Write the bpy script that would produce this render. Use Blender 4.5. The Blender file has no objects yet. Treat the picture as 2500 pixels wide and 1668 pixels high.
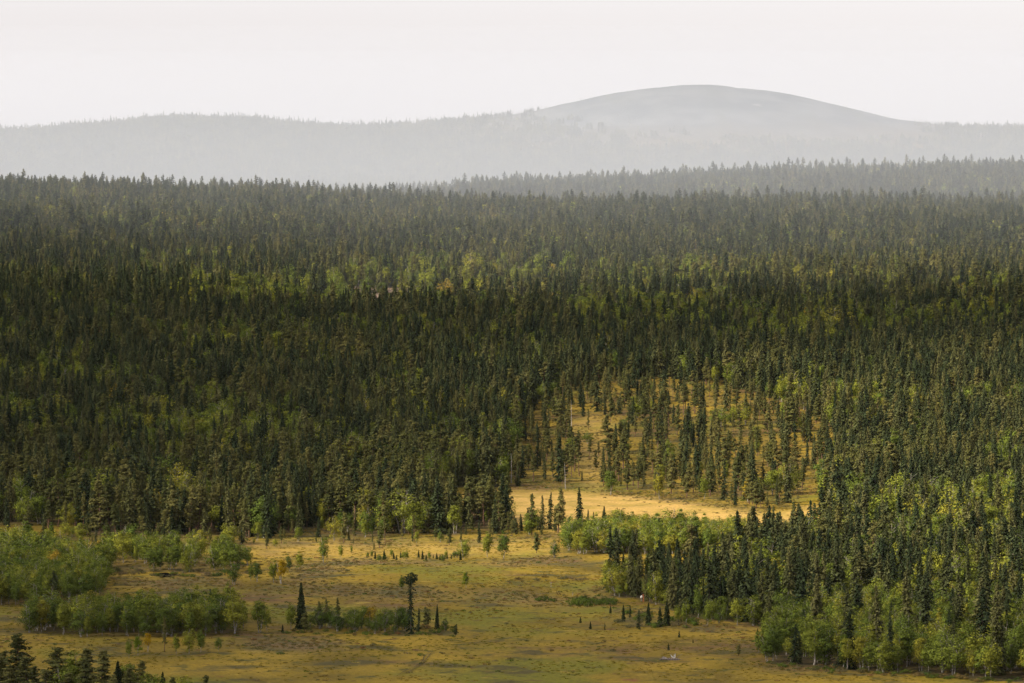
import bpy, math, random
import numpy as np

# ------------------------------------------------------------------ camera, sky, sun, exposure
scene = bpy.context.scene
C = scene.collection
R = math.radians
F = 2500 * 200 / 36.0                 # focal length in photograph pixels
ZC = 111.6                            # camera height above the bog
YH = 430.0                            # photograph row of the horizon
PITCH = math.atan((834 - YH) / F)

cam_d = bpy.data.cameras.new('camera')
cam_d.lens = 200; cam_d.sensor_width = 36
cam_d.clip_start = 1; cam_d.clip_end = 60000
cam = bpy.data.objects.new('camera', cam_d)
C.objects.link(cam)
cam.location = (0, 0, ZC); cam.rotation_euler = (R(90) - PITCH, 0, 0)
scene.camera = cam

SUN_EL, SUN_AZ = R(33), R(248)        # azimuth clockwise from +Y (view direction): from the left, a little behind
world = bpy.data.worlds.new('World'); scene.world = world
world.use_nodes = True
wn = world.node_tree; wn.nodes.clear()
sky = wn.nodes.new('ShaderNodeTexSky'); sky.sky_type = 'NISHITA'
sky.sun_disc = False; sky.sun_elevation = SUN_EL; sky.sun_rotation = SUN_AZ
sky.air_density = 1.0; sky.dust_density = 1.0; sky.ozone_density = 0.6; sky.altitude = 300
hs = wn.nodes.new('ShaderNodeHueSaturation'); hs.inputs['Saturation'].default_value = 0.22
mxs = wn.nodes.new('ShaderNodeMixRGB'); mxs.inputs[0].default_value = 0.3   # thin high overcast veil, same everywhere
mxs.inputs[2].default_value = (5.75, 4.95, 5.45, 1)
bg = wn.nodes.new('ShaderNodeBackground'); bg.inputs['Strength'].default_value = 0.088
wo = wn.nodes.new('ShaderNodeOutputWorld')
wn.links.new(sky.outputs[0], hs.inputs['Color']); wn.links.new(hs.outputs[0], mxs.inputs[1])
wn.links.new(mxs.outputs[0], bg.inputs['Color']); wn.links.new(bg.outputs[0], wo.inputs['Surface'])

sun_d = bpy.data.lights.new('sun', 'SUN'); sun_d.energy = 5.0; sun_d.angle = R(2.6); sun_d.color = (1.0, 0.87, 0.68)
sun = bpy.data.objects.new('sun', sun_d); C.objects.link(sun)
sun_dir = np.array([math.sin(SUN_AZ) * math.cos(SUN_EL), math.cos(SUN_AZ) * math.cos(SUN_EL), math.sin(SUN_EL)])
from mathutils import Vector
sun.rotation_euler = Vector(sun_dir).to_track_quat('Z', 'Y').to_euler()
sun.location = (0, 0, 3000)

vs = scene.view_settings
vs.view_transform = 'Standard'; vs.look = 'None'; vs.gamma = 1; vs.exposure = 0.96
cy = scene.cycles
cy.max_bounces = 5; cy.diffuse_bounces = 3; cy.glossy_bounces = 1; cy.transmission_bounces = 3
cy.transparent_max_bounces = 6; cy.volume_bounces = 1
cy.use_denoising = True
cy.caustics_reflective = False; cy.caustics_refractive = False

rng = np.random.default_rng(7)
random.seed(7)

# ------------------------------------------------------------------ noise and terrain height
def hash2(ix, iy, seed):
    h = (ix.astype(np.int64) * 374761393 + iy.astype(np.int64) * 668265263 + seed * 974711) & 0x7fffffff
    h = ((h ^ (h >> 13)) * 1274126177) & 0x7fffffff
    h = (h ^ (h >> 16)) & 0xffff
    return h / 65535.0
def vnoise(x, y, seed=0):
    x = np.asarray(x, float); y = np.asarray(y, float)
    ix = np.floor(x); iy = np.floor(y); fx = x - ix; fy = y - iy
    fx = fx * fx * (3 - 2 * fx); fy = fy * fy * (3 - 2 * fy)
    a = hash2(ix, iy, seed); b = hash2(ix + 1, iy, seed); c = hash2(ix, iy + 1, seed); d = hash2(ix + 1, iy + 1, seed)
    return (a * (1 - fx) + b * fx) * (1 - fy) + (c * (1 - fx) + d * fx) * fy
def fbm(x, y, seed=0, oct=4):
    s = 0; a = 0.5; n = 0
    for i in range(oct):
        s = s + a * vnoise(x * 2 ** i, y * 2 ** i, seed + i * 17); n += a; a *= 0.5
    return s / n

def pchip(xs, ys, xq):
    xs = np.array(xs, float); ys = np.array(ys, float)
    h = np.diff(xs); d = np.diff(ys) / h
    m = np.zeros_like(ys); m[0] = d[0]; m[-1] = d[-1]
    for i in range(1, len(xs) - 1):
        if d[i-1] * d[i] > 0:
            w1 = 2 * h[i] + h[i-1]; w2 = h[i] + 2 * h[i-1]
            m[i] = (w1 + w2) / (w1 / d[i-1] + w2 / d[i])
    k = np.clip(np.searchsorted(xs, xq) - 1, 0, len(h) - 1)
    t = np.clip((xq - xs[k]) / h[k], 0, 1)
    return (ys[k] * (1 + 2*t) * (1-t)**2 + m[k]*h[k]*t*(1-t)**2 + ys[k+1]*t*t*(3-2*t) + m[k+1]*h[k]*t*t*(t-1))

SKX = [-500, 0, 130, 260, 400, 480, 600, 760, 900, 1000, 1150, 1280, 1400, 1500, 1600, 1660, 1760, 1862, 1968, 2074, 2181, 2287, 2394, 2500, 3000]
SKY = [335, 318, 312, 302, 289, 285, 291, 306, 312, 307, 291, 272, 247, 228, 213, 208, 211, 224, 246, 271, 290, 302, 311, 315, 325]
DH = 9000.0
FELL = [(-500, 119), (0, 109.4), (200, 76), (400, 51), (700, 22), (1000, 5), (1150, 0.6), (1250, 0)]
COLS = {
 -600: [(1700, 0), (1800, 3), (2000, 13), (2200, 25), (2500, 43), (2900, 66), (3300, 84), (3600, 97), (3900, 92), (4400, 74), (5200, 50), (6500, 78), (7200, 84)],
 0:    [(1720, 0), (1800, 2), (2000, 12), (2200, 24), (2500, 42), (2900, 65), (3300, 83), (3600, 96), (3900, 91), (4400, 74), (5200, 50), (6500, 80), (7200, 86)],
 600:  [(1750, 0), (1850, 2), (2000, 9), (2200, 19), (2500, 37), (2900, 62), (3300, 80), (3600, 91.5), (3900, 88), (4400, 80), (5200, 50), (6500, 96), (7200, 88)],
 950:  [(1850, 0), (1950, 2), (2050, 6), (2200, 12), (2500, 31), (2900, 58), (3300, 76), (3600, 86.5), (3900, 83), (4400, 86), (5200, 55), (6500, 99), (7200, 88)],
 1250: [(1950, 0), (2050, 2), (2200, 8), (2500, 27), (2900, 55), (3300, 73), (3600, 83), (3900, 80), (4400, 94.5), (5200, 60), (6500, 88), (7200, 86)],
 1900: [(1700, 0), (1900, 1), (2050, 3), (2200, 11), (2500, 28), (2900, 53), (3300, 73), (3600, 83), (3900, 79), (4400, 104), (5200, 75), (6500, 80), (7200, 86)],
 2500: [(1300, 1.0), (1600, 4), (1900, 7), (2050, 10), (2200, 16), (2500, 33), (2900, 56), (3300, 74), (3600, 82), (3900, 80), (4400, 109.5), (5200, 80), (6500, 80), (7200, 86)],
 3100: [(1300, 3), (1600, 7), (1900, 11), (2200, 20), (2500, 37), (2900, 60), (3300, 77), (3600, 84), (3900, 82), (4400, 113), (5200, 84), (6500, 80), (7200, 86)],
}
DS = np.arange(-500, 14001, 10.0)
CU = np.array(sorted(COLS))
COLZ = []
for u in CU:
    zc_ = ZC + (YH - np.interp(u, SKX, SKY)) / F * DH - 8
    zm = 0.62 * zc_ + 0.38 * 86
    pts = FELL + COLS[u] + [(7600, 86 + 0.16 * (zc_ - 86)), (8300, 86 + 0.62 * (zc_ - 86)), (9000, zc_), (9800, zc_ * 0.8), (11500, 60), (14000, 40)]
    COLZ.append(pchip([p[0] for p in pts], [p[1] for p in pts], DS))
COLZ = np.array(COLZ)
# the hill crest follows the sky line column by column
UF = np.linspace(-600, 3100, 741)
ZF = np.zeros((len(UF), len(DS)))
for j, u in enumerate(UF):
    k = min(max(np.searchsorted(CU, u) - 1, 0), len(CU) - 2)
    t = np.clip((u - CU[k]) / (CU[k+1] - CU[k]), 0, 1); t = t * t * (3 - 2 * t)
    row = COLZ[k] * (1 - t) + COLZ[k+1] * t
    zc_ = ZC + (YH - np.interp(u, SKX, SKY)) / F * DH
    bald = np.clip((u - 850) / 800, 0, 1) * np.clip((2620 - u) / 600, 0, 1)
    zc_ -= 8 * (1 - bald)
    pts = [(7200, row[np.searchsorted(DS, 7200)]), (7600, 86 + 0.16 * (zc_ - 86)), (8300, 86 + 0.62 * (zc_ - 86)), (9000, zc_), (9800, zc_ * 0.8), (11500, 60), (14000, 40)]
    i0 = np.searchsorted(DS, 7200)
    row = row.copy(); row[i0:] = pchip([p[0] for p in pts], [p[1] for p in pts], DS[i0:])
    ZF[j] = row
ker = np.hanning(41); ker /= ker.sum()
ZFs = np.apply_along_axis(lambda c: np.convolve(np.pad(c, 20, mode='edge'), ker, mode='valid'), 0, ZF)
ker2 = np.hanning(13); ker2 /= ker2.sum()
i0 = np.searchsorted(DS, 7000)
ZFs[:, i0:] = np.apply_along_axis(lambda c: np.convolve(np.pad(c, 6, mode='edge'), ker2, mode='valid'), 0, ZF[:, i0:])

def base_h(x, y):
    x = np.asarray(x, float); y = np.asarray(y, float)
    u = 1250 + F * x / np.maximum(y, 250.0)
    u = np.clip(u, UF[0], UF[-1] - 1e-6)
    fu = (u - UF[0]) / (UF[1] - UF[0]); fd = np.clip((y - DS[0]) / 10.0, 0, len(DS) - 1.001)
    iu = np.minimum(fu.astype(int), len(UF) - 2); idd = fd.astype(int)
    tu = fu - iu; td = fd - idd
    return ((ZFs[iu, idd] * (1-tu) + ZFs[iu+1, idd] * tu) * (1-td) + (ZFs[iu, idd+1] * (1-tu) + ZFs[iu+1, idd+1] * tu) * td)
def height(x, y):
    x = np.asarray(x, float); y = np.asarray(y, float)
    z = base_h(x, y)
    w = np.clip((y - 1950) / 500, 0, 1)
    w2 = np.clip((y - 5000) / 3000, 0, 1)
    z = z + w * (fbm(x / 160, y / 160, 3, 3) - 0.5) * 7 * (1 + 1.6 * w2)
    wb = np.clip((y - 900) / 250, 0, 1)
    z = z + wb * ((vnoise(x / 2.6, y / 6, 5) - 0.5) * 0.30 + (vnoise(x / 9, y / 14, 6) - 0.5) * 0.35)
    return z

cp, sp_ = math.cos(PITCH), math.sin(PITCH)
def project(x, y, z):
    dz = z - ZC
    d = y * cp - dz * sp_
    return 1250 + F * x / d, 834 - F * (dz * cp + y * sp_) / d
def ground_at(px, py):
    """where the sight line through a photograph pixel meets the ground"""
    a = (px - 1250) / F; b = (834 - py) / F
    dx, dy, dz = a, cp + b * sp_, b * cp - sp_
    t = np.arange(900, 9000, 2.0)
    zz = ZC + t * dz - height(t * dx, t * dy)
    hit = np.nonzero(zz < 0)[0]
    i = hit[0] if len(hit) else len(t) - 1
    return float(t[i] * dx), float(t[i] * dy)

def in_poly(px, py, poly):
    px = np.asarray(px, float); py = np.asarray(py, float)
    ins = np.zeros(px.shape, bool); n = len(poly)
    for i in range(n):
        x1, y1 = poly[i]; x2, y2 = poly[(i + 1) % n]
        c = ((y1 > py) != (y2 > py))
        xi = (x2 - x1) * (py - y1) / ((y2 - y1) if y2 != y1 else 1e-9) + x1
        ins ^= c & (px < xi)
    return ins

# ------------------------------------------------------------------ materials
def new_mat(name):
    m = bpy.data.materials.new(name); m.use_nodes = True
    nt = m.node_tree; nt.nodes.clear()
    out = nt.nodes.new('ShaderNodeOutputMaterial')
    return m, nt, out
def N(nt, t, **kw):
    n = nt.nodes.new(t)
    for k, v in kw.items(): setattr(n, k, v)
    return n
def ramp(nt, stops):
    r = nt.nodes.new('ShaderNodeValToRGB')
    el = r.color_ramp.elements
    while len(el) < len(stops): el.new(0.5)
    for e, (p, c) in zip(el, stops): e.position = p; e.color = (*c, 1)
    return r

def foliage(name, stops, transl=0.3, vmin=0.6, vmax=1.35):
    """leaf colour varies from tree to tree (object random) and from spray to spray (tint)"""
    m, nt, out = new_mat(name)
    oi = N(nt, 'ShaderNodeObjectInfo')
    rp = ramp(nt, stops)
    nt.links.new(oi.outputs['Random'], rp.inputs[0])
    at = N(nt, 'ShaderNodeAttribute', attribute_name='tint')
    mr = N(nt, 'ShaderNodeMapRange'); mr.inputs['To Min'].default_value = vmin; mr.inputs['To Max'].default_value = vmax
    nt.links.new(at.outputs['Fac'], mr.inputs['Value'])
    mx = N(nt, 'ShaderNodeMixRGB', blend_type='MULTIPLY'); mx.inputs[0].default_value = 1
    nt.links.new(rp.outputs[0], mx.inputs[1]); nt.links.new(mr.outputs[0], mx.inputs[2])
    d = N(nt, 'ShaderNodeBsdfDiffuse'); t = N(nt, 'ShaderNodeBsdfTranslucent')
    nt.links.new(mx.outputs[0], d.inputs[0]); nt.links.new(mx.outputs[0], t.inputs[0])
    ms = N(nt, 'ShaderNodeMixShader'); ms.inputs[0].default_value = transl
    nt.links.new(d.outputs[0], ms.inputs[1]); nt.links.new(t.outputs[0], ms.inputs[2])
    nt.links.new(ms.outputs[0], out.inputs['Surface'])
    return m
M = {}
M['spruce'] = foliage('spruce_needles', [(0, (.025, .037, .018)), (.4, (.044, .057, .025)), (.75, (.078, .084, .032)), (1, (.108, .105, .040))], .12, .45, 1.6)
M['pine'] = foliage('pine_needles', [(0, (.062, .072, .024)), (.5, (.105, .106, .033)), (1, (.138, .128, .042))], .12, .45, 1.6)
M['birch'] = foliage('birch_leaves', [(0, (.082, .118, .023)), (.5, (.148, .178, .027)), (.9, (.212, .220, .030)), (.985, (.235, .215, .03)), (1, (.29, .20, .025))], .22, .28, 1.65)
M['birch_green'] = foliage('birch_leaves_dark', [(0, (.058, .092, .018)), (1, (.11, .145, .022))], .22, .28, 1.65)
M['spruce_dark'] = foliage('dark_spruce_needles', [(0, (.024, .034, .014)), (1, (.034, .044, .018))], .1, .5, 1.5)
M['birch_lime'] = foliage('birch_leaves_lime', [(0, (.14, .20, .016)), (1, (.16, .21, .018))], .4)
M['birch_yellow'] = foliage('birch_leaves_yellow', [(0, (.34, .24, .012)), (1, (.40, .27, .014))], .4)
M['willow'] = foliage('willow_leaves', [(0, (.10, .105, .045)), (.5, (.16, .145, .065)), (1, (.21, .16, .085))], .35)
M['heath'] = foliage('heath_leaves', [(0, (.10, .092, .028)), (.45, (.17, .13, .04)), (.8, (.23, .165, .06)), (1, (.22, .115, .05))], .35)
M['rust'] = foliage('rust_needles', [(0, (.16, .06, .025)), (1, (.20, .075, .03))], .2)

def bark(name, c1, c2, scale=6.0, rough=.9):
    m, nt, out = new_mat(name)
    tc = N(nt, 'ShaderNodeTexCoord'); mp = N(nt, 'ShaderNodeMapping'); mp.inputs['Scale'].default_value = (1, 1, .35)
    nz = N(nt, 'ShaderNodeTexNoise'); nz.inputs['Scale'].default_value = scale; nz.inputs['Detail'].default_value = 5
    rp = ramp(nt, [(.38, c1), (.62, c2)])
    b = N(nt, 'ShaderNodeBsdfPrincipled'); b.inputs['Roughness'].default_value = rough; b.inputs['Specular IOR Level'].default_value = .15
    bp = N(nt, 'ShaderNodeBump'); bp.inputs['Strength'].default_value = .5; bp.inputs['Distance'].default_value = .03
    nt.links.new(tc.outputs['Object'], mp.inputs[0]); nt.links.new(mp.outputs[0], nz.inputs['Vector'])
    nt.links.new(nz.outputs[0], rp.inputs[0]); nt.links.new(rp.outputs[0], b.inputs['Base Color'])
    nt.links.new(nz.outputs[0], bp.inputs['Height']); nt.links.new(bp.outputs[0], b.inputs['Normal'])
    nt.links.new(b.outputs[0], out.inputs['Surface'])
    return m
M['bark_spruce'] = bark('spruce_bark', (.05, .04, .03), (.13, .105, .085))
M['bark_pine'] = bark('pine_bark', (.07, .045, .03), (.20, .12, .075))
M['bark_birch'] = bark('birch_bark', (.10, .085, .07), (.40, .37, .33))
M['deadwood'] = bark('weathered_wood', (.16, .14, .13), (.48, .44, .41))
M['greywood'] = bark('grey_dry_wood', (.10, .08, .07), (.26, .22, .19))
M['rotwood'] = bark('red_rotten_wood', (.16, .05, .02), (.36, .14, .06))
M['whitebark'] = bark('white_bark', (.55, .53, .5), (.8, .78, .75), 3)

def ground_mat():
    m, nt, out = new_mat('ground')
    L = nt.links.new
    geo = N(nt, 'ShaderNodeNewGeometry')
    def noise(scale, detail=5, sx=1, sy=1, rough=.55, off=0):
        mp = N(nt, 'ShaderNodeMapping'); mp.inputs['Scale'].default_value = (sx, sy, 0); mp.inputs['Location'].default_value = (off, off * 1.7, 0)
        n = N(nt, 'ShaderNodeTexNoise'); n.inputs['Scale'].default_value = scale; n.inputs['Detail'].default_value = detail; n.inputs['Roughness'].default_value = rough
        L(geo.outputs['Position'], mp.inputs[0]); L(mp.outputs[0], n.inputs['Vector']); return n.outputs[0]
    def mix(f, a, b, mode='MIX'):
        mx = N(nt, 'ShaderNodeMixRGB', blend_type=mode)
        for s, v in ((0, f), (1, a), (2, b)):
            if hasattr(v, 'is_linked'): L(v, mx.inputs[s])
            elif s == 0: mx.inputs[0].default_value = v
            else: mx.inputs[s].default_value = (*v, 1)
        return mx.outputs[0]
    def step(v, a, b):
        r = N(nt, 'ShaderNodeMapRange', interpolation_type='SMOOTHSTEP'); r.inputs['From Min'].default_value = a; r.inputs['From Max'].default_value = b
        L(v, r.inputs['Value']); return r.outputs[0]
    def attr(n):
        a = N(nt, 'ShaderNodeAttribute', attribute_name=n); return a.outputs['Fac']
    # bog: sedge ochre, moss yellow-green, russet sphagnum and heath bands
    sedge = ramp(nt, [(.34, (.108, .076, .008)), (.48, (.200, .140, .011)), (.64, (.290, .198, .018))]); L(noise(.030, 6, 1, .55), sedge.inputs[0])
    col = mix(step(noise(.017, 5, 1, .6, off=31), .50, .62), sedge.outputs[0], (.150, .140, .011))
    col = mix(step(noise(.021, 6, .8, .6, .62, 77), .55, .66), col, (.130, .078, .028))
    col = mix(step(noise(.05, 6, .7, .7, .65, 13), .53, .64), col, (.078, .066, .018))
    col = mix(step(noise(.09, 4, .6, .5, .6, 57), .69, .76), col, (.20, .072, .036))
    col = mix(step(noise(.16, 5, .6, .45, .65, 41), .54, .66), col, (.082, .075, .014))
    col = mix(step(noise(.22, 5, .5, .4, .65, 91), .58, .70), col, (.30, .215, .035))
    col = mix(step(noise(.30, 4, .5, .4, .6, 19), .62, .70), col, (.11, .058, .022))
    col = mix(attr('heath'), col, mix(step(noise(.06, 5, off=5), .4, .6), (.145, .098, .048), (.10, .088, .034)))
    col = mix(attr('straw'), col, mix(step(noise(.10, 6, .7, .5, .65, 9), .42, .60), (.46, .30, .085), mix(step(noise(.25, 5, .6, .4, .6, 29), .45, .6), (.36, .25, .055), (.27, .20, .045))))
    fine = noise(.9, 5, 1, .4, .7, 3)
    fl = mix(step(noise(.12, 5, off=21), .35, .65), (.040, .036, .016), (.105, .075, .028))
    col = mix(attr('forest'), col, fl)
    col = mix(attr('scree'), col, mix(step(noise(.5, 4, 1, .3, off=2), .42, .55), (.10, .075, .05), (.24, .175, .14)))
    fell = mix(step(noise(.012, 7, 1, .5, .65, 4), .40, .6), (.036, .048, .056), (.092, .102, .106))
    fell = mix(step(noise(.006, 6, 2.2, .3, .6, 44), .52, .66), fell, (.055, .066, .058))
    fell = mix(step(noise(.035, 6, 1, .5, .65, 8), .62, .70), fell, (.17, .165, .165))
    col = mix(attr('fell'), col, fell)
    fr = N(nt, 'ShaderNodeMapRange'); fr.inputs['From Min'].default_value = .3; fr.inputs['From Max'].default_value = .7; fr.inputs['To Min'].default_value = .72; fr.inputs['To Max'].default_value = 1.25
    L(fine, fr.inputs['Value'])
    col = mix(1.0, col, fr.outputs[0], 'MULTIPLY')
    b = N(nt, 'ShaderNodeBsdfPrincipled'); b.inputs['Roughness'].default_value = .95; b.inputs['Specular IOR Level'].default_value = .1
    bp = N(nt, 'ShaderNodeBump'); bp.inputs['Strength'].default_value = .7; bp.inputs['Distance'].default_value = .35
    L(col, b.inputs['Base Color']); L(fine, bp.inputs['Height']); L(bp.outputs[0], b.inputs['Normal']); L(b.outputs[0], out.inputs['Surface'])
    return m
M['ground'] = ground_mat()

# ------------------------------------------------------------------ layout read from the photograph (pixel outlines of areas on the ground)
EDGE_X = [-900, 0, 250, 420, 640, 850, 1180, 1238, 1252, 1395, 1440, 1540, 1620, 1700, 1800, 1870, 1920, 1960, 2000, 2012, 2060, 2070]
EDGE_Y = [1290, 1283, 1305, 1322, 1312, 1306, 1304, 1302, 1190, 1192, 1197, 1207, 1217, 1222, 1240, 1246, 1232, 1200, 1185, 1240, 1250, 1250]
STRIP = [(930, 1212), (1130, 1188), (1395, 1190), (1395, 1268), (1225, 1266), (1000, 1240)]
SPARSE = [(1230, 1190), (1260, 1040), (1340, 960), (1500, 925), (1750, 935), (1990, 1010), (2080, 1110), (2010, 1200), (1870, 1250), (1540, 1210), (1400, 1195)]
GLADE = [(1425, 1195), (1415, 1110), (1385, 1050), (1440, 1010), (1500, 1040), (1480, 1110), (1480, 1197)]
GLADES = [GLADE, [(1640, 990), (1780, 982), (1770, 1006), (1650, 1010)], [(2165, 1105), (2235, 1098), (2230, 1122), (2170, 1126)],
          [(560, 1165), (640, 1160), (640, 1182), (560, 1186)], [(395, 1160), (450, 1158), (450, 1176), (395, 1178)], [(1330, 1030), (1420, 1025), (1420, 1060), (1340, 1062)]]
SCREE = [(700, 728), (900, 702), (1330, 692), (1340, 735), (1000, 770), (720, 772)]
RIGHT = [(1478, 1445), (1500, 1432), (1600, 1425), (1680, 1420), (1760, 1398), (1830, 1374), (1900, 1354), (1960, 1346), (2010, 1322), (2060, 1285), (2110, 1255), (3100, 1200), (3100, 1700), (2500, 1668), (2400, 1658),
         (2250, 1648), (2050, 1634), (1900, 1620), (1860, 1600), (1880, 1560), (1905, 1532), (1800, 1522), (1700, 1512), (1620, 1482), (1560, 1466), (1500, 1458)]
BIRCHSLOPE = [(1860, 1600), (1890, 1540), (1960, 1500), (2050, 1480), (2200, 1490), (2350, 1490), (2500, 1500), (3100, 1500), (3100, 1800), (2500, 1800), (1900, 1700)]
BIRCHLINE = [(2080, 1275), (2250, 1258), (2500, 1240), (3100, 1225), (3100, 1262), (2500, 1278), (2200, 1300)]
ROW = [(1368, 1346), (1385, 1322), (1500, 1312), (1760, 1316), (1830, 1326), (1760, 1352), (1550, 1354), (1420, 1354)]
GROVE1 = [(-900, 1345), (60, 1345), (190, 1365), (250, 1400), (262, 1445), (230, 1470), (100, 1478), (-900, 1480)]
GROVE1B = [(225, 1350), (420, 1350), (560, 1362), (600, 1385), (560, 1398), (440, 1398), (430, 1392), (250, 1400)]
GROVE2 = [(60, 1512), (300, 1512), (560, 1508), (600, 1530), (585, 1548), (480, 1556), (200, 1556), (60, 1545)]
WILLOWS = [  # low willow and dwarf birch thickets
 ([(690, 1385), (800, 1362), (960, 1366), (1130, 1372), (1400, 1360), (1420, 1370), (1150, 1385), (900, 1392), (740, 1412)], .9),
 ([(600, 1440), (720, 1405), (900, 1420), (1090, 1440), (1280, 1440), (1380, 1445), (1400, 1480), (1100, 1470), (800, 1455), (620, 1450)], .55),
 ([(1240, 1445), (1340, 1440), (1480, 1430), (1500, 1475), (1380, 1490), (1260, 1472)], .6),
 ([(600, 1560), (800, 1560), (880, 1575), (760, 1592), (600, 1590)], .8),
 ([(260, 1405), (420, 1400), (560, 1410), (600, 1440), (450, 1450), (290, 1440)], .5),
 ([(0, 1545), (330, 1555), (620, 1560), (620, 1580), (300, 1585), (0, 1575)], .35),
 ([(1480, 1480), (1640, 1490), (1900, 1530), (1860, 1600), (1700, 1545), (1500, 1510)], .35),
 ([(1860, 1622), (2100, 1640), (2500, 1668), (2500, 1690), (2100, 1655), (1850, 1636)], .6),
 ([(1400, 1195), (1540, 1207), (1700, 1222), (1870, 1247), (1860, 1262), (1700, 1240), (1500, 1222)], .6),
 ([(640, 1318), (1180, 1312), (1380, 1300), (1390, 1318), (1100, 1335), (700, 1330)], .5),
]

def smooth_in(px, py, poly, s=14, n=8):
    a = 0.0
    for i in range(n):
        an = i / n * 2 * math.pi
        a = a + in_poly(px + s * math.cos(an), py + s * .45 * math.sin(an), poly)
    return a / n
def edge_line(px, py):
    wob = (fbm(px / 60, py / 18, 41, 3) - .5) * 22
    return np.interp(px, EDGE_X, EDGE_Y) + wob * .8 + np.where(px < 1236, (fbm(px / 130 + 3, py / 400, 47, 3) - .55) * 60, 0)
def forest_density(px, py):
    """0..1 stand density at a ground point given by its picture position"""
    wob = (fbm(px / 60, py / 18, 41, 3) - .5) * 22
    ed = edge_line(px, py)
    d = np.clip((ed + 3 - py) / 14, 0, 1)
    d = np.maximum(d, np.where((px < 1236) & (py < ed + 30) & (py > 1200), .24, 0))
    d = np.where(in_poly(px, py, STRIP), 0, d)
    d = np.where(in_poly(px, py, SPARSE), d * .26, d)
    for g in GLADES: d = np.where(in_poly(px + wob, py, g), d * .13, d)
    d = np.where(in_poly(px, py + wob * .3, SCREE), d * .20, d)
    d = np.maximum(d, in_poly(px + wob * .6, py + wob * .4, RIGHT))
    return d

# ------------------------------------------------------------------ ground sheet
def build_ground():
    ys = np.concatenate([np.arange(-380, 1100, 40.), np.arange(1100, 2150, 2.2), np.arange(2150, 3000, 7.), np.arange(3000, 5000, 14.), np.arange(5000, 9600, 45.), np.arange(9600, 13600, 400.)])
    tt = np.concatenate([[-.62, -.45, -.32, -.24, -.19, -.16, -.14], np.linspace(-.125, .125, 330), [.14, .16, .19, .24, .32, .45, .62]])
    Y, T = np.meshgrid(ys, tt, indexing='ij')
    X = (Y + 400) * T
    Z = height(X, Y)
    nr, nc = Y.shape
    v = np.stack([X.ravel(), Y.ravel(), Z.ravel()], 1)
    i = (np.arange(nr - 1)[:, None] * nc + np.arange(nc - 1)[None]).ravel()
    f = np.stack([i, i + 1, i + nc + 1, i + nc], 1)
    me = mesh_from('ground', v, f, [M['ground']])
    px, py = project(X, np.maximum(Y, 300), base_h(X, Y))
    px = px.ravel(); py = py.ravel(); yy = Y.ravel(); xx = X.ravel()
    far = (yy > 4300)
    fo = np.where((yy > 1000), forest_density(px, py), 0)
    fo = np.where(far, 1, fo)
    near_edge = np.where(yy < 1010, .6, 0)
    sm = smooth_in
    he = np.zeros_like(px)
    for poly, w in WILLOWS: he = np.maximum(he, w * sm(px, py, poly, 16))
    he *= np.clip((fbm(xx / 14, yy / 30, 61, 3) - .25) * 3, 0, 1)
    for poly in (GROVE1, GROVE1B, GROVE2, ROW): fo = np.maximum(fo, .7 * sm(px, py, poly, 8))
    fo = np.maximum(fo, np.where(yy < 4000, .45 * sm(px, py, SPARSE, 10) * np.clip((fbm(xx / 12, yy / 25, 63, 3) - .3) * 3, 0, 1), 0))
    straw = np.maximum(sm(px, py, [(1130, 1200), (1400, 1200), (1560, 1214), (1700, 1232), (1860, 1258), (1990, 1235), (2030, 1262), (1960, 1300), (1700, 1310), (1380, 1300), (1150, 1270)], 16),
                       .45 * sm(px, py, GLADE, 14))
    straw = np.maximum(straw, .35 * sm(px, py, [(600, 1320), (1380, 1322), (1380, 1352), (1000, 1362), (620, 1362)], 20))
    straw = np.where(yy > 4000, 0, straw)
    sc = np.where(yy < 4300, sm(px, py, SCREE, 12), 0)
    ztop = ZC + (YH - np.interp(px, SKX, SKY)) / F * DH
    bald = np.clip((v[:, 2] - 150 + (fbm(xx / 120, yy / 200, 71, 3) - .5) * 60) / 50, 0, 1) * np.clip((px - 900) / 500, 0, 1) * np.clip((2620 - px) / 450, 0, 1) * (yy > 7000)
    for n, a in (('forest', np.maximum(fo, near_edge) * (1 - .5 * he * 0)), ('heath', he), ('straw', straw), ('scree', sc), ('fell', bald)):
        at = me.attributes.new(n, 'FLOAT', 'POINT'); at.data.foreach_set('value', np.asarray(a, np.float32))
    for p in me.polygons: pass
    me.polygons.foreach_set('use_smooth', np.ones(len(me.polygons), bool))
    o = bpy.data.objects.new('ground', me); C.objects.link(o); o['kind'] = 'structure'
    return o

def mesh_from(name, v, f, mats, tint=None, mat_idx=None):
    me = bpy.data.meshes.new(name)
    f = np.asarray(f); n = f.shape[1]
    me.vertices.add(len(v)); me.vertices.foreach_set('co', np.asarray(v, np.float32).ravel())
    me.loops.add(f.size); me.loops.foreach_set('vertex_index', f.ravel().astype(np.int32))
    me.polygons.add(len(f)); me.polygons.foreach_set('loop_start', np.arange(0, f.size, n, dtype=np.int32))
    me.polygons.foreach_set('loop_total', np.full(len(f), n, np.int32))
    for m in mats: me.materials.append(m)
    if mat_idx is not None: me.polygons.foreach_set('material_index', np.asarray(mat_idx, np.int32))
    me.update(calc_edges=True)
    if tint is not None:
        at = me.attributes.new('tint', 'FLOAT', 'POINT'); at.data.foreach_set('value', np.asarray(tint, np.float32))
    return me
build_ground()

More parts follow.
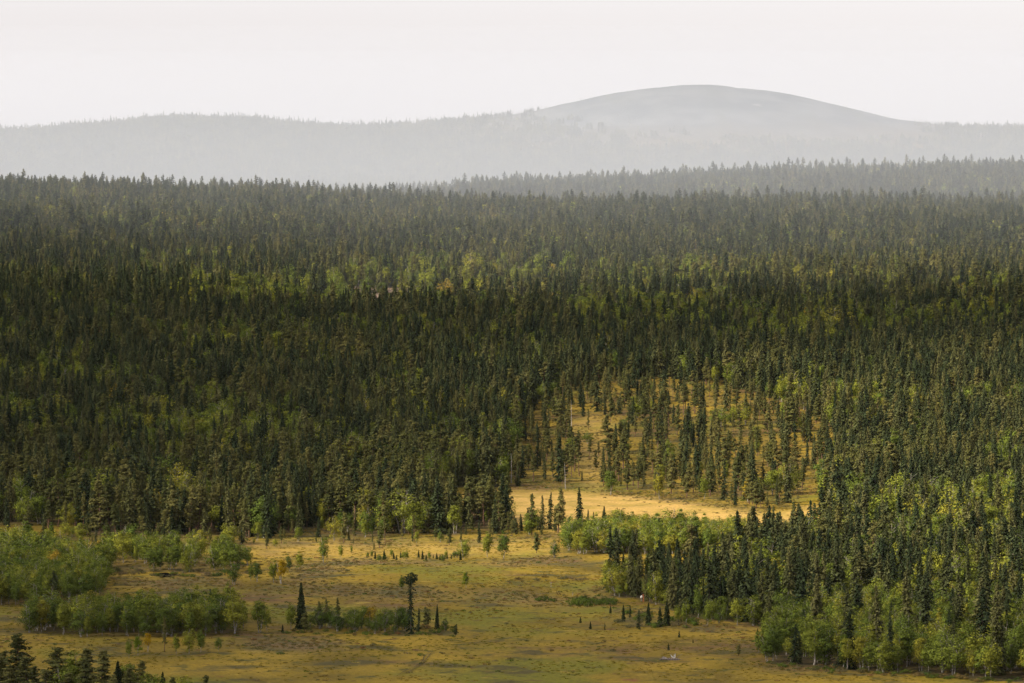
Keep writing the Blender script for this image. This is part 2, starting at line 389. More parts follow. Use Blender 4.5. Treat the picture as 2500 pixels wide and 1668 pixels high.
# ------------------------------------------------------------------ plant meshes
class Leaves:
    """collects four-cornered leaf sprays"""
    def __init__(s): s.v = []; s.t = []
    def diamonds(s, root, tip, side, w, tint):
        root, tip, side = map(np.asarray, (root, tip, side)); w = np.asarray(w)[:, None]
        mid = root * .45 + tip * .55
        s.v.append(np.stack([root, mid + side * w, tip, mid - side * w], 1).reshape(-1, 3))
        s.t.append(np.repeat(tint, 4))
    def mesh(s, name, mat):
        v = np.concatenate(s.v); t = np.concatenate(s.t)
        return mesh_from(name, v, np.arange(len(v)).reshape(-1, 4), [mat], np.clip(t, 0, 1))
def rand_dirs(r, n):
    d = r.normal(size=(n, 3)); return d / np.linalg.norm(d, axis=1)[:, None]
class Tubes:
    def __init__(s): s.v = []; s.f = []; s.n = 0
    def tube(s, pts, rad, k=6):
        pts = np.asarray(pts, float); n = len(pts)
        tan = np.gradient(pts, axis=0); tan /= np.linalg.norm(tan, axis=1)[:, None] + 1e-9
        ref = np.where(np.abs(tan[:, 2:3]) > .9, np.array([[1., 0, 0]]), np.array([[0, 0, 1.]]))
        a = np.cross(tan, ref); a /= np.linalg.norm(a, axis=1)[:, None] + 1e-9; b = np.cross(tan, a)
        an = np.arange(k) / k * 2 * np.pi
        ring = pts[:, None] + (a[:, None] * np.cos(an)[None, :, None] + b[:, None] * np.sin(an)[None, :, None]) * np.asarray(rad)[:, None, None]
        s.v.append(ring.reshape(-1, 3))
        for i in range(n - 1):
            for j in range(k):
                j2 = (j + 1) % k
                s.f.append((s.n + i*k + j, s.n + i*k + j2, s.n + (i+1)*k + j2, s.n + (i+1)*k + j))
        s.n += n * k
    def mesh(s, name, mat):
        me = mesh_from(name, np.concatenate(s.v), np.array(s.f), [mat])
        me.polygons.foreach_set('use_smooth', np.ones(len(me.polygons), bool)); return me
def bent(r, p0, p1, n=5, amp=.1):
    t = np.linspace(0, 1, n)[:, None]; p = np.asarray(p0) * (1 - t) + np.asarray(p1) * t
    w = np.cumsum(r.normal(size=(n, 3)) * amp / n, axis=0); w -= w[0]
    return p + w

def spruce(seed, H, Rb, power=.8, gap=.24, nb=7, bare=.35, ragged=.3, mat='spruce', top=None, thin=0):
    r = np.random.default_rng(seed); tr = Tubes(); lv = Leaves()
    lean = r.normal(size=2) * .012 * H
    axis = lambda z: np.stack([lean[0] * (z / H) ** 2, lean[1] * (z / H) ** 2, z], -1)
    zz = np.linspace(-.4, H * .985, 8); tr.tube(axis(zz), np.linspace(.012 * H + .03, .012, 8), 6)
    zs = []; z = bare
    while z < H * .97: zs.append(z); z += gap * (.7 + .6 * r.random()) * (1.15 - .55 * z / H)
    zs = np.array(zs)
    zb = np.repeat(zs, nb) + r.normal(size=len(zs) * nb) * .08
    n = len(zb); q = np.clip(zb / H, 0, .999)
    prof = Rb * np.minimum((1 - q) ** power, (1 - q) * 2.3) * np.clip(.6 + q * 3.2, .6, 1)
    an = r.random(n) * 2 * np.pi
    wave = 1 + ragged * 1.6 * (vnoise(zb * 1.1 + seed * 13, an * 1.3 + 9, seed) - .5) * 2
    L = np.clip(prof * wave * (1 + r.normal(size=n) * ragged * .5), .05, None) + .03
    if thin: L = np.where(r.random(n) < thin, L * .25, L)
    out = np.stack([np.cos(an), np.sin(an), np.zeros(n)], 1); sd = np.stack([-np.sin(an), np.cos(an), np.zeros(n)], 1)
    droop = -(.20 + .55 * (1 - q)) + r.normal(size=n) * .15
    p0 = axis(np.clip(zb, 0, H)); tip = p0 + out * L[:, None]; tip[:, 2] += droop * L
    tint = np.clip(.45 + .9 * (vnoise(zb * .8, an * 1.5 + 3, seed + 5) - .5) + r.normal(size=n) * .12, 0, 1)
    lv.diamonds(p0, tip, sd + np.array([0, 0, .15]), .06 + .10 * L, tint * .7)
    for k, t in enumerate((.35, .62, .88, 1.0)):       # sprays of needles out along each branch
        c = p0 * (1 - t) + tip * t + r.normal(size=(n, 3)) * .06
        g = out * .75 + sd * r.normal(size=(n, 1)) * .7 + np.stack([np.zeros(n), np.zeros(n), -.35 + r.normal(size=n) * .45], 1); g /= np.linalg.norm(g, axis=1)[:, None]
        w = np.cross(out * .9 + rand_dirs(r, n) * .55 + np.array([0, 0, .45]), g); w /= np.linalg.norm(w, axis=1)[:, None] + 1e-9
        ln = np.minimum(.16 + .30 * L, .46) * (.7 + .6 * r.random(n))
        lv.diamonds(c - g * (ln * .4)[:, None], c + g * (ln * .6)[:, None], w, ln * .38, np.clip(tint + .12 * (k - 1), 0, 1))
    m = 10; za = np.linspace(H * .92, H * .995, m); a2 = r.random(m) * 6.28; wl = .16 * (1.05 - np.linspace(0, 1, m))
    pa = axis(za); lv.diamonds(pa, pa + np.stack([np.cos(a2) * wl, np.sin(a2) * wl, np.full(m, .14)], 1), np.stack([-np.sin(a2), np.cos(a2), np.zeros(m)], 1), np.full(m, .05), np.full(m, .6))
    if top:   # dense ball of twigs at the tip
        nn = 900; d = rand_dirs(r, nn); rad = top * (.35 + .65 * r.random(nn) ** .4)
        c = np.array([lean[0] + .1, lean[1], H - top * .7]); rad = rad * (.55 + .9 * vnoise(d[:, 0] * 1.7 + 5, d[:, 2] * 1.7 + d[:, 1] * 1.3 + 9, seed)); p = c + d * rad[:, None] * np.array([1.15, 1.0, .95]) + np.where(d[:, :1] < -.2, np.array([[-.35, 0, -.45]]), 0)
        dd = d + rand_dirs(r, nn) * .8; dd[:, 2] -= .5
        lv.diamonds(p, p + dd * .32, rand_dirs(r, nn), np.full(nn, .12), .6 + .4 * r.random(nn))
    return tr.mesh('trunk', M['bark_spruce']), lv.mesh('crown', M[mat])

def clump(lv, r, c, rad, n, size, tint, flat=.75, up=.35, mid=None):
    """leaf sprays round c, facing outwards from the clump and from the crown's middle"""
    c = np.asarray(c, float); d = rand_dirs(r, n); p = c + d * (rad * (.45 + .55 * r.random(n) ** .5))[:, None] * np.array([1, 1, flat])
    o_ = c - np.asarray(mid, float) if mid is not None else np.zeros(3); o_ = o_ / (np.linalg.norm(o_) + 1e-6)
    nm = d * .75 + o_ * .8 + rand_dirs(r, n) * .45 + np.array([0, 0, up]); nm /= np.linalg.norm(nm, axis=1)[:, None] + 1e-9
    g = np.cross(nm, rand_dirs(r, n)); g /= np.linalg.norm(g, axis=1)[:, None] + 1e-9
    s = np.cross(nm, g)
    ln = size * (.7 + .6 * r.random(n))
    lv.diamonds(p - g * (ln * .5)[:, None], p + g * (ln * .5)[:, None], s, ln * .36, np.clip(tint + r.normal(size=n) * .16, 0, 1))

def pine(seed, H, crown0=.35, W=1.9, limbs=26, per=4, mat='pine', sparse=1.0):
    r = np.random.default_rng(seed); tr = Tubes(); lv = Leaves()
    p1 = np.array([r.normal() * .03 * H, r.normal() * .03 * H, H * .97])
    tk = bent(r, (0, 0, -.4), p1, 9, .05 * H); tr.tube(tk, np.linspace(.014 * H + .05, .02, 9), 7)
    limbs = int(limbs * 1.7)
    for i in range(limbs):
        q = crown0 + (1 - crown0) * ((i + r.random()) / limbs); p0 = np.array([np.interp(q, np.linspace(0, 1, 9), tk[:, k]) for k in range(3)])
        a = r.random() * 6.283; s = (q - crown0) / (1 - crown0)
        L = W * (1.0 - .82 * s ** 1.4) * (.35 + .8 * r.random()) * (.65 + .35 * min(1, s * 4))
        tip = p0 + np.array([math.cos(a) * L, math.sin(a) * L, L * (.05 + .5 * s * r.random() - .18 * (1 - s))])
        br = bent(r, p0, tip, 4, .25 * L); tr.tube(br, np.linspace(.05, .015, 4), 4)
        for k in range(max(2, int(per * (.6 + L / W)))):
            t = .3 + .75 * r.random(); c = p0 * (1 - t) + tip * t + r.normal(size=3) * np.array([.24, .24, .12])
            clump(lv, r, c, .26 + .26 * r.random(), int(16 * sparse), .34, .2 + .5 * r.random(), .5, .35, p0 * (1, 1, .9))
    for k in range(6): clump(lv, r, p1 + r.normal(size=3) * np.array([.2, .2, .45]) - (0, 0, .2), .26, int(16 * sparse), .32, .6, 1.1, .6)
    return tr.mesh('trunk', M['bark_pine']), lv.mesh('crown', M[mat])

def birch(seed, H, W=.5, stems=1, base=.22, mat='birch', clumps=74, leaf=.27, per=34, cone=0., lop=.5):
    r = np.random.default_rng(seed); tr = Tubes(); lv = Leaves()
    Rw = W * H * .5
    for s in range(stems):
        a = r.random() * 6.28; off = np.array([math.cos(a), math.sin(a), 0]) * (.12 * H * (stems > 1)) * (.5 + r.random())
        tk = bent(r, off * .25 + (0, 0, -.3), off * 1.2 + (r.normal() * .04 * H, r.normal() * .04 * H, H * (.9 + .08 * r.random() - .12 * (s > 0))), 7, .08 * H)
        tr.tube(tk, np.linspace(.010 * H + .035, .012, 7), 6)
        nl = 11
        for i in range(nl):
            q = base + .1 + (.85 - base) * i / nl; p0 = np.array([np.interp(q, np.linspace(0, 1, 7), tk[:, k]) for k in range(3)])
            a = r.random() * 6.28; L = Rw * (.55 + .5 * r.random()) * (1 - .55 * q)
            tr.tube(bent(r, p0, p0 + np.array([math.cos(a) * L, math.sin(a) * L, L * (.7 + .5 * r.random())]), 4, .2 * L), np.linspace(.03, .008, 4), 4)
    lump = rand_dirs(r, 5)
    for i in range(clumps):
        d = rand_dirs(r, 1)[0]; k = r.random() ** .45
        q = .5 + .5 * d[2] * k                      # 0 bottom .. 1 top of crown
        wid = Rw * (1 - cone * q) * (1 + lop * np.max(lump @ d) - lop * .5)
        z = H * (base + (1 - base) * q)
        c = np.array([d[0] * k * wid, d[1] * k * wid, z - .1 * H * (1 - cone) * (1 - q) * 0])
        tint = .15 + .7 * r.random()
        clump(lv, r, c, (.06 + .09 * r.random()) * H * (.7 + W * .6) * (1 - .45 * cone * q), per, leaf, tint, .8, .15, (0, 0, H * (base + .45 * (1 - base))))
    return tr.mesh('trunk', M['bark_birch']), lv.mesh('crown', M[mat])

def snag(seed, H):
    r = np.random.default_rng(seed); tr = Tubes(); brs = []
    tk = bent(r, (0, 0, -.3), (r.normal() * .03 * H, r.normal() * .03 * H, H), 8, .05 * H); tr.tube(tk, np.linspace(.16, .03, 8), 6)
    for i in range(26):
        q = .25 + .72 * r.random(); p0 = np.array([np.interp(q, np.linspace(0, 1, 8), tk[:, k]) for k in range(3)]); a = r.random() * 6.28
        br = Tubes(); L = (.4 + 1.3 * r.random()) * (1.15 - q); br.tube(bent(r, p0, p0 + np.array([math.cos(a) * L, math.sin(a) * L, L * r.normal() * .35]), 4, .3 * L), np.linspace(.035, .008, 4), 4)
        brs.append(br.mesh('branch', M['deadwood']))
    return tr.mesh('trunk', M['deadwood']), brs

def bush(seed, H, W, mat='willow', clumps=22, leaf=.16, per=26):
    r = np.random.default_rng(seed); tr = Tubes(); lv = Leaves()
    for i in range(9):
        a = r.random() * 6.28; d = W * .42 * r.random(); tr.tube(bent(r, (r.normal() * .1, r.normal() * .1, -.1), (math.cos(a) * d, math.sin(a) * d, H * (.5 + .35 * r.random())), 4, .1), np.linspace(.03, .008, 4), 4)
    for i in range(clumps):
        a = r.random() * 6.28; k = math.sqrt(r.random()) * W * .45
        c = (math.cos(a) * k, math.sin(a) * k, H * (.25 + .55 * r.random() * (1 - (k / (W * .5)) ** 2)))
        clump(lv, r, c, .20 * H + .1, per, leaf, .25 + .5 * r.random(), .8, .3, (0, 0, 0))
    return tr.mesh('stems', M['bark_spruce']), lv.mesh('foliage', M[mat])

# ------------------------------------------------------------------ things
def thing(name, label, cat, loc, rz=0, scale=1.0, group=None):
    o = bpy.data.objects.new(name, None); C.objects.link(o)
    o.empty_display_size = .5
    o.location = loc; o.rotation_euler = (0, 0, rz); o.scale = (scale,) * 3 if np.isscalar(scale) else scale
    o['label'] = label; o['category'] = cat
    if group: o['group'] = group
    return o
def part(me, parent, name=None):
    o = bpy.data.objects.new(name or me.name.split('.')[0], me); C.objects.link(o); o.parent = parent
    return o

V = {'spruce': [], 'pine': [], 'birch': [], 'snag': []}      # (trunk mesh, crown mesh, height, describing words)
for i, (H, Rb, pw, rg, th, w) in enumerate([(12, 1.25, .62, .28, 0, 'slender dark'), (12, 1.55, .8, .25, 0, 'conical dark'), (12, 1.0, .5, .35, 0, 'narrow columnar'), (12, 1.2, .6, .5, .18, 'ragged thin'),
                                            (12, 1.4, .7, .4, 0, 'dense'), (12, .95, .55, .45, .12, 'candle-thin'), (12, 1.9, .95, .35, 0, 'broad-skirted'), (12, .8, .45, .6, .3, 'gappy'), (12, 1.5, .55, .65, .2, 'shaggy')]):
    V['spruce'].append((*spruce(100 + i, H, Rb, pw, .24, 7, .3, rg, thin=th), H, w))
for i, (H, c0, W, lb, sp, w) in enumerate([(11, .32, 1.9, 28, 1, 'broad-crowned'), (11, .22, 1.6, 32, 1, 'tapering'), (11, .42, 1.7, 22, .9, 'bare-stemmed'), (11, .3, 1.45, 26, .7, 'sparse'), (11, .18, 2.1, 34, 1, 'bushy'), (11, .5, 2.3, 18, 1, 'flat-topped'), (11, .25, 1.2, 24, .6, 'thin')]):
    V['pine'].append((*pine(200 + i, H, c0, W, lb, 4, sparse=sp), H, w))
for i, (H, W, st, bs, cn, w) in enumerate([(7, .58, 1, .12, .15, 'round-crowned'), (7, .44, 1, .14, .35, 'slim'), (7, .70, 3, .08, .15, 'many-stemmed'), (7, .52, 2, .13, .3, 'twin-stemmed'), (7, .38, 1, .18, .2, 'tall narrow'), (7, .62, 2, .05, .25, 'low-branched'), (7, .8, 3, .1, .05, 'spreading'), (7, .33, 1, .1, .6, 'pointed')]):
    V['birch'].append((*birch(300 + i, H, W, st, bs, cone=cn), H, w))
for i in range(3): V['snag'].append((*snag(400 + i, 10), 10, ['leaning', 'many-branched', 'stripped'][i]))
EX = {}
EX['lone'] = (*spruce(501, 12, 1.9, 1.0, .2, 12, .15, .10, 'spruce_dark'), 12)
EX['broom'] = (*spruce(502, 14.5, 1.25, .62, .28, 7, .2, .7, thin=.35, top=1.15), 14.5)
EX['short'] = (*spruce(503, 7, 1.35, .85, .2, 9, .12, .2, 'spruce_dark'), 7)
EX['thinyoung'] = (*spruce(504, 7, .75, .7, .24, 6, .15, .4), 7)
EX['cone_birch'] = (*birch(505, 5.5, .52, 1, .12, 'birch_lime', 60, .2, 34, .8, .1), 5.5)
EX['yellow_birch'] = (*birch(506, 5, .42, 2, .2, 'birch_yellow', 48, .2, 30, .45), 5)
EX['round_birch'] = (*birch(507, 5, .85, 4, .1, 'birch_green', 70, .2, 36, .0, .15), 5)
EX['rust_sapling'] = (*spruce(508, 2.2, .35, .8, .2, 5, .1, .5, 'rust'), 2.2)
EX['dense_birch'] = (*birch(509, 6.5, .55, 2, .1, 'birch_green', 76, .21, 38, .2), 6.5)
EX['stunted_pine'] = (*pine(510, 4, .3, .9, 12, 3), 4)
BUSH = [(*bush(600 + i, 1.25, 2.6 + .5 * (i % 2), ['willow', 'birch_green', 'heath'][i % 3]), ['grey-green', 'dark green', 'brownish'][i % 3]) for i in range(6)]

NAMES = {'spruce': ('spruce_tree', 'spruce'), 'pine': ('pine_tree', 'pine'), 'birch': ('birch_tree', 'birch'), 'snag': ('dead_tree', 'dead tree')}
COUNT = {'spruce': 0, 'pine': 0, 'birch': 0, 'snag': 0, 'bush': 0}
USED = []      # ground positions already taken
def place(kind, proto, x, y, H, rz, label, group=None, wide=1.0):
    tr, cr, h0 = proto[:3]; s = H / h0
    z = float(height(x, y)) - .05
    nm, cat = NAMES[kind]
    t = thing(nm, label, cat, (x, y, z), rz, (s * wide, s * wide, s), group)
    part(tr, t)
    for c in (cr if isinstance(cr, list) else [cr]): part(c, t)
    COUNT[kind] += 1; USED.append((x, y))
    return t
def special(kind, proto, bx, by, ty, label, group=None, wide=1.0, rz=None):
    x, y = ground_at(bx, by)
    H = (by - ty) / F * math.hypot(x, y)
    return place(kind, proto, x, y, H, random.random() * 6.28 if rz is None else rz, label, group, wide)

# --- trees on the open bog that can be told apart
S_, P_, B_ = V['spruce'], V['pine'], V['birch']
special('spruce', EX['lone'], 735, 1537, 1421, 'dark cone-shaped lone spruce at the end of the birch thicket island in the bog')
special('spruce', EX['broom'], 1003, 1549, 1402, 'tall ragged spruce with a dense ball of twigs at its tip')
special('spruce', EX['lone'], 1067, 1538, 1475, 'short black spruce at the outer end of the thicket island, past the ball-topped spruce', wide=.75)
special('spruce', S_[3], 1022, 1543, 1483, 'thin ragged spruce right next to the ball-topped spruce', wide=.8)
special('pine', EX['stunted_pine'], 1042, 1534, 1487, 'small pine between the ball-topped spruce and the short black spruce')
special('birch', B_[4], 981, 1442, 1405, 'small round-headed birch behind the ball-topped spruce')
special('birch', EX['cone_birch'], 1137, 1437, 1389, 'bright green cone-shaped small birch alone on the open bog')
special('birch', B_[4], 711, 1538, 1473, 'slim grey-green birch beside the lone cone-shaped spruce')
special('pine', EX['stunted_pine'], 744, 1545, 1500, 'stunted little pine in front of the lone cone-shaped spruce')
special('spruce', EX['short'], 690, 1546, 1525, 'tiny spruce on the bog beside the lone cone-shaped spruce')
isl = [(823, 1542, 1490, 'round_birch', 'broad round birch bush in the thicket island', 1), (775, 1532, 1468, 'pine1', 'dark pine standing in the thicket island behind the birches', 1), (866, 1546, 1483, 'dense_birch', 'upright leafy birch with pale stems in the thicket island', 1),
       (893, 1533, 1475, 'dense_birch', 'tall dark birch rising at the middle of the thicket island', 1), (915, 1548, 1508, 'round_birch', 'low birch bush at the front of the thicket island', .8), (908, 1536, 1476, 'b3', 'twin-stemmed birch in the thicket island', 1),
       (940, 1543, 1500, 'round_birch', 'dome-shaped birch bush near the ball-topped spruce', .9), (962, 1546, 1526, 'round_birch', 'bright small bush at the foot of the thicket island', .9), (984, 1541, 1478, 'dense_birch', 'leafy birch leaning against the ball-topped spruce', .9),
       (825, 1524, 1462, 'pine4', 'leaning bushy pine above the round birch of the thicket island', .8), (757, 1532, 1495, 'b2', 'small many-stemmed birch beside the lone spruce, on the thicket island', 1), (793, 1534, 1463, 'pine1', 'taller dark pine in the thicket island nearest the lone spruce', .8),
       (1087, 1542, 1510, 'round_birch', 'light green bush at the outer tip of the thicket island', .8), (845, 1530, 1492, 'b5', 'half-hidden birch inside the thicket island', 1), (1112, 1556, 1528, 'spine', 'single stunted pine just off the tip of the thicket island', 1), (955, 1530, 1486, 'b0', 'pale round birch behind the thicket island', 1)]
def protoof(k):
    if k in EX: return ('birch' if 'birch' in k else 'spruce'), EX[k]
    if k == 'spine': return 'pine', EX['stunted_pine']
    if k.startswith('pine'): return 'pine', P_[int(k[4:])]
    if k[0] == 'b': return 'birch', B_[int(k[1:])]
    if k[0] == 's': return 'spruce', S_[int(k[1:])]
for bx, by, ty, k, lb, w in isl:
    kd, pr = protoof(k); special(kd, pr, bx, by, ty, lb, None, w)
bog = [(791, 1375, 1305, 'dense_birch', 'tall dark birch standing on the far bog in front of the pine forest', .75), (832, 1363, 1329, 'b4', 'slim pale young birch on the far bog', .9), (858, 1353, 1330, 'b4', 'wispy thin sapling on the far bog', .6),
       (705, 1396, 1354, 'dense_birch', 'dark small birch beside the yellow-topped birch', .8), (731, 1393, 1346, 'b1', 'grey-green birch with a white stem past the yellow-topped birch', 1), (605, 1382, 1331, 'dense_birch', 'dense dark birch at the end of the far grove', 1),
       (627, 1421, 1368, 'b3', 'twin-stemmed birch by the yellow-topped birch', .9), (668, 1424, 1367, 'b1', 'green birch touching the yellow-topped birch', 1), (572, 1429, 1370, 'dense_birch', 'lone full-leaved green birch with a short stem on the heath', 1),
       (612, 1419, 1375, 'b4', 'narrow birch beside the lone full-leaved birch', .8), (1134, 1366, 1312, 'b5', 'olive birch on the far bog, leftmost of three in a row', 1), (1190, 1361, 1298, 'b4', 'tall slim birch on the far bog, middle of three in a row', 1),
       (1229, 1366, 1296, 'b1', 'tall bright birch on the far bog, last of three in a row', 1), (1310, 1352, 1305, 'spine', 'small pine on the bog short of the long birch row', .8), (1354, 1363, 1318, 'round_birch', 'round birch bush at the end of the long birch row', .75),
       (634, 1547, 1458, 'b3', 'tall loose birch standing apart between the dark grove and the lone spruce', .85), (652, 1540, 1480, 'b1', 'small birch leaning beside a tall loose birch', .8),
       (315, 1609, 1560, 'b4', 'thin sparse birch beside the lime green birch', .8), (402, 1592, 1507, 'pine3', 'thin olive pine beside the yellow birch', .7), (430, 1598, 1549, 'b1', 'small birch past the thin olive pine', .9), (462, 1598, 1534, 'b0', 'leafy birch at the front corner of the dark grove', 1),
       (490, 1593, 1536, 'b4', 'slim birch last in line by the dark grove', 1), (533, 1591, 1556, 'b0', 'tiny round birch on the open bog past the dark grove', 1)]
for bx, by, ty, k, lb, w in bog:
    kd, pr = protoof(k); special(kd, pr, bx, by, ty, lb, None, w)
special('birch', EX['cone_birch'], 336, 1599, 1543, 'lime green birch glowing on the bog before the dark grove')
special('birch', EX['yellow_birch'], 361, 1592, 1542, 'bright yellow birch beside the lime green birch')
special('birch', EX['yellow_birch'], 688, 1426, 1362, 'yellow-topped birch on the heath of the open bog', wide=1.15)
# bottom corner pines, cut by the frame
for bx, by, ty, k, lb, w in [(48, 1702, 1553, 'pine4', 'large dark pine with a pointed top in the foreground', 1.1), (14, 1700, 1588, 'pine1', 'narrow pine beside the large pointed foreground pine', .9), (135, 1705, 1578, 'pine0', 'wide foreground pine with a visible reddish trunk', 1.15),
                             (226, 1708, 1582, 'pine1', 'twin-topped foreground pine past the red-trunked pine', 1.1), (250, 1712, 1592, 'pine4', 'bushy foreground pine beside the twin-topped one', 1), (290, 1706, 1613, 'short', 'dark little spruce among the foreground pines', .9),
                             (346, 1712, 1616, 'pine4', 'low bushy pine at the end of the foreground pines', .9), (182, 1700, 1592, 'b1', 'green birch between the foreground pines', 1.1), (310, 1704, 1612, 'b3', 'yellowish birch behind the little foreground spruce', 1.1),
                             (396, 1712, 1640, 'short', 'half-seen spruce top past the low bushy foreground pine', .8), (90, 1710, 1625, 'pine1', 'short pine in the shade of the large foreground pine', 1), (445, 1716, 1648, 'b0', 'birch top showing at the foreground edge', 1), (505, 1716, 1652, 'pine4', 'last low pine of the foreground group', 1),
                             (20, 1730, 1630, 'pine0', 'broad pine deepest in the foreground corner', 1), (170, 1735, 1640, 'pine0', 'shaggy low pine under the foreground pines', 1), (275, 1735, 1650, 'pine4', 'squat dark pine before the little foreground spruce', 1),
                             (0, 1722, 1606, 'pine4', 'heavy dark pine cut by the frame in the foreground corner', 1), (72, 1726, 1602, 'pine1', 'dark pine filling the gap behind the large foreground pine', 1), (205, 1722, 1612, 'pine4', 'dark pine crowding the twin-topped foreground pine', 1), (160, 1716, 1618, 'b5', 'leafy green birch wedged between two foreground pines', 1),
                             (325, 1724, 1630, 'pine1', 'low dark pine next to the yellowish foreground birch', 1), (370, 1722, 1640, 'b0', 'round birch top among the last foreground pines', 1), (420, 1728, 1655, 'pine4', 'flat-topped low pine near the end of the foreground group', .9), (470, 1730, 1660, 'b5', 'leafy bush-like birch at the end of the foreground group', .9), (115, 1740, 1640, 'pine4', 'dense dark pine under the red-trunked foreground pine', 1)]:
    kd, pr = protoof(k); special(kd, pr, bx, by, ty, lb, None, w * (1.75 if kd == 'pine' else 1.25))
# conifers against the sunlit bog
for bx, by, ty, k, lb, w in [(1415, 1284, 1188, 's1', 'tall spruce outlined against the straw-yellow bog', 1), (1436, 1291, 1243, 's1', 'half-height spruce beside the tall spruce outlined on the straw bog', 1), (1449, 1284, 1249, 'thinyoung', 'thin young spruce on the straw bog', 1), (1474, 1291, 1234, 'short', 'small pyramid spruce on the straw bog', .8),
                             (1518, 1291, 1243, 'thinyoung', 'lone young spruce over the long birch row', 1.1), (1362, 1302, 1190, 'pine1', 'tall full pine at the corner of the dark forest by the straw bog', .95), (1343, 1292, 1200, 's2', 'narrow spruce behind the tall full corner pine', 1), (1298, 1306, 1208, 'pine4', 'cone-shaped dense pine at the forest front by the straw bog', .8),
                             (1325, 1292, 1207, 's5', 'candle-thin spruce in the gap before the straw bog', 1), (1880, 1300, 1250, 's3', 'dark spruce at the end of the long birch row', .8), (1938, 1330, 1222, 'pine3', 'tall bare pine rising into the straw bog', .7)]:
    kd, pr = protoof(k); special(kd, pr, bx, by, ty, lb, None, w)
for i in range(26):
    px = random.uniform(1236, 1396); by = random.uniform(1284, 1312); k = random.choice(('pine1', 'pine4', 's0', 's4', 's8', 'b5', 'pine3', 's1'))
    kd, pr = protoof(k); special(kd, pr, px, by, by - random.uniform(26, 58), f'{pr[3]} {NAMES[kd][1]} in the low dark clump at the end of the straw bog', 'low clump at the end of the straw bog', 1.15)
# spruces and birches along the front of the right-hand wood
for bx, by, ty, k, lb, w in [(1521, 1440, 1348, 's1', 'first pointed spruce of the dark wood on the bog edge', 1), (1558, 1452, 1358, 's4', 'dense pointed spruce over the white stump', 1), (1598, 1452, 1343, 's1', 'tallest pointed spruce over the white stump', 1.1), (1620, 1442, 1345, 's0', 'thin pointed spruce behind the leaning white log', 1), (1653, 1442, 1340, 's0', 'dark spruce spire past the leaning white log', 1),
                             (1522, 1518, 1475, 'short', 'small green spruce on the bog before the dark wood', .7), (1538, 1510, 1478, 'thinyoung', 'thin sapling on the bog before the dark wood', 1), (1560, 1537, 1487, 'thinyoung', 'slim young spruce foremost of the row on the bog', 1.1), (1583, 1524, 1470, 'short', 'mid-sized young spruce in the row on the bog', .75), (1612, 1531, 1480, 'short', 'black little spruce in the row on the bog', .9), (1629, 1528, 1467, 'short', 'blackest full young spruce in the row on the bog', .95),
                             (1675, 1528, 1464, 'b1', 'slim birch just past the black young spruces', 1), (1655, 1524, 1478, 'b4', 'thin birch between the black spruces and the wood', 1), (1727, 1530, 1480, 'b3', 'small pale birch on the rim of the right-hand wood', 1), (1755, 1524, 1490, 'round_birch', 'grey-green willow-like birch bush on the rim of the wood', .9), (1800, 1528, 1457, 'b0', 'rounded birch at the front of the right-hand wood', 1),
                             (1840, 1528, 1447, 'b5', 'wide leafy birch at the front of the right-hand wood', 1.1), (1890, 1547, 1498, 'round_birch', 'deep green ball-shaped bush where the wood steps back', 1), (1875, 1617, 1550, 'dense_birch', 'leafy birch foremost on the birch slope', 1.1), (1851, 1594, 1543, 'b1', 'slim birch behind the foremost birch of the slope', 1), (1803, 1602, 1577, 'spine', 'tiny lone pine on the bog near the birch slope', 1)]:
    kd, pr = protoof(k); special(kd, pr, bx, by, ty, lb, None, w)

for i in range(16):
    px = random.uniform(752, 995); by = random.uniform(1528, 1546)
    special('birch', random.choice((EX['round_birch'], EX['dense_birch'], B_[2], B_[5])), px, by, by - random.uniform(34, 58), 'leafy birch packed inside the thicket island', 'birches packed in the thicket island', 1.1)
# --- deadwood, posts, pool, tracks
def tubeobj(parent, name, paths, mat, k=7):
    t = Tubes()
    for p, rd in paths: t.tube(p, rd, k)
    o = bpy.data.objects.new(name, t.mesh(name, M[mat])); C.objects.link(o); o.parent = parent; return o
rr = np.random.default_rng(77)
def at_px(px, py):
    x, y = ground_at(px, py); return x, y, float(height(x, y))
x, y, z = at_px(1637, 1613)
lg = thing('fallen_log', 'weathered grey fallen tree with pale upturned roots on the open bog', 'log', (x, y, z - .05), R(8), 1.25)
tubeobj(lg, 'trunk', [(bent(rr, (-2.0, -.25, .22), (1.9, -.2, .26), 7, .2), [.15, .19, .2, .2, .21, .2, .12])], 'greywood', 9)
for i in range(9):
    a = i / 9 * 6.28; L = .55 + .35 * rr.random()
    tubeobj(lg, 'root', [(bent(rr, (.75, 0, .42), (.75 + .5 * rr.normal() * .7, .35 * math.cos(a), .45 + abs(math.sin(a)) * L), 5, .35), np.linspace(.13, .03, 5))], 'whitebark' if i % 2 else 'deadwood')
for i in range(5):
    a = i / 5 * 3.1
    tubeobj(lg, 'stub', [(bent(rr, (-1.25, 0, .3), (-1.25 + .55 * math.cos(a), .1 * rr.normal(), .3 + .5 * math.sin(a)), 4, .2), np.linspace(.14, .05, 4))], 'deadwood')
tubeobj(lg, 'branch', [(bent(rr, (1.1, .05, .45), (2.2, .1, 1.0), 5, .2), np.linspace(.06, .02, 5))], 'greywood')
tubeobj(lg, 'branch', [(bent(rr, (-.6, -.5, .12), (2.1, -.7, .16), 6, .2), np.linspace(.09, .05, 6))], 'greywood')

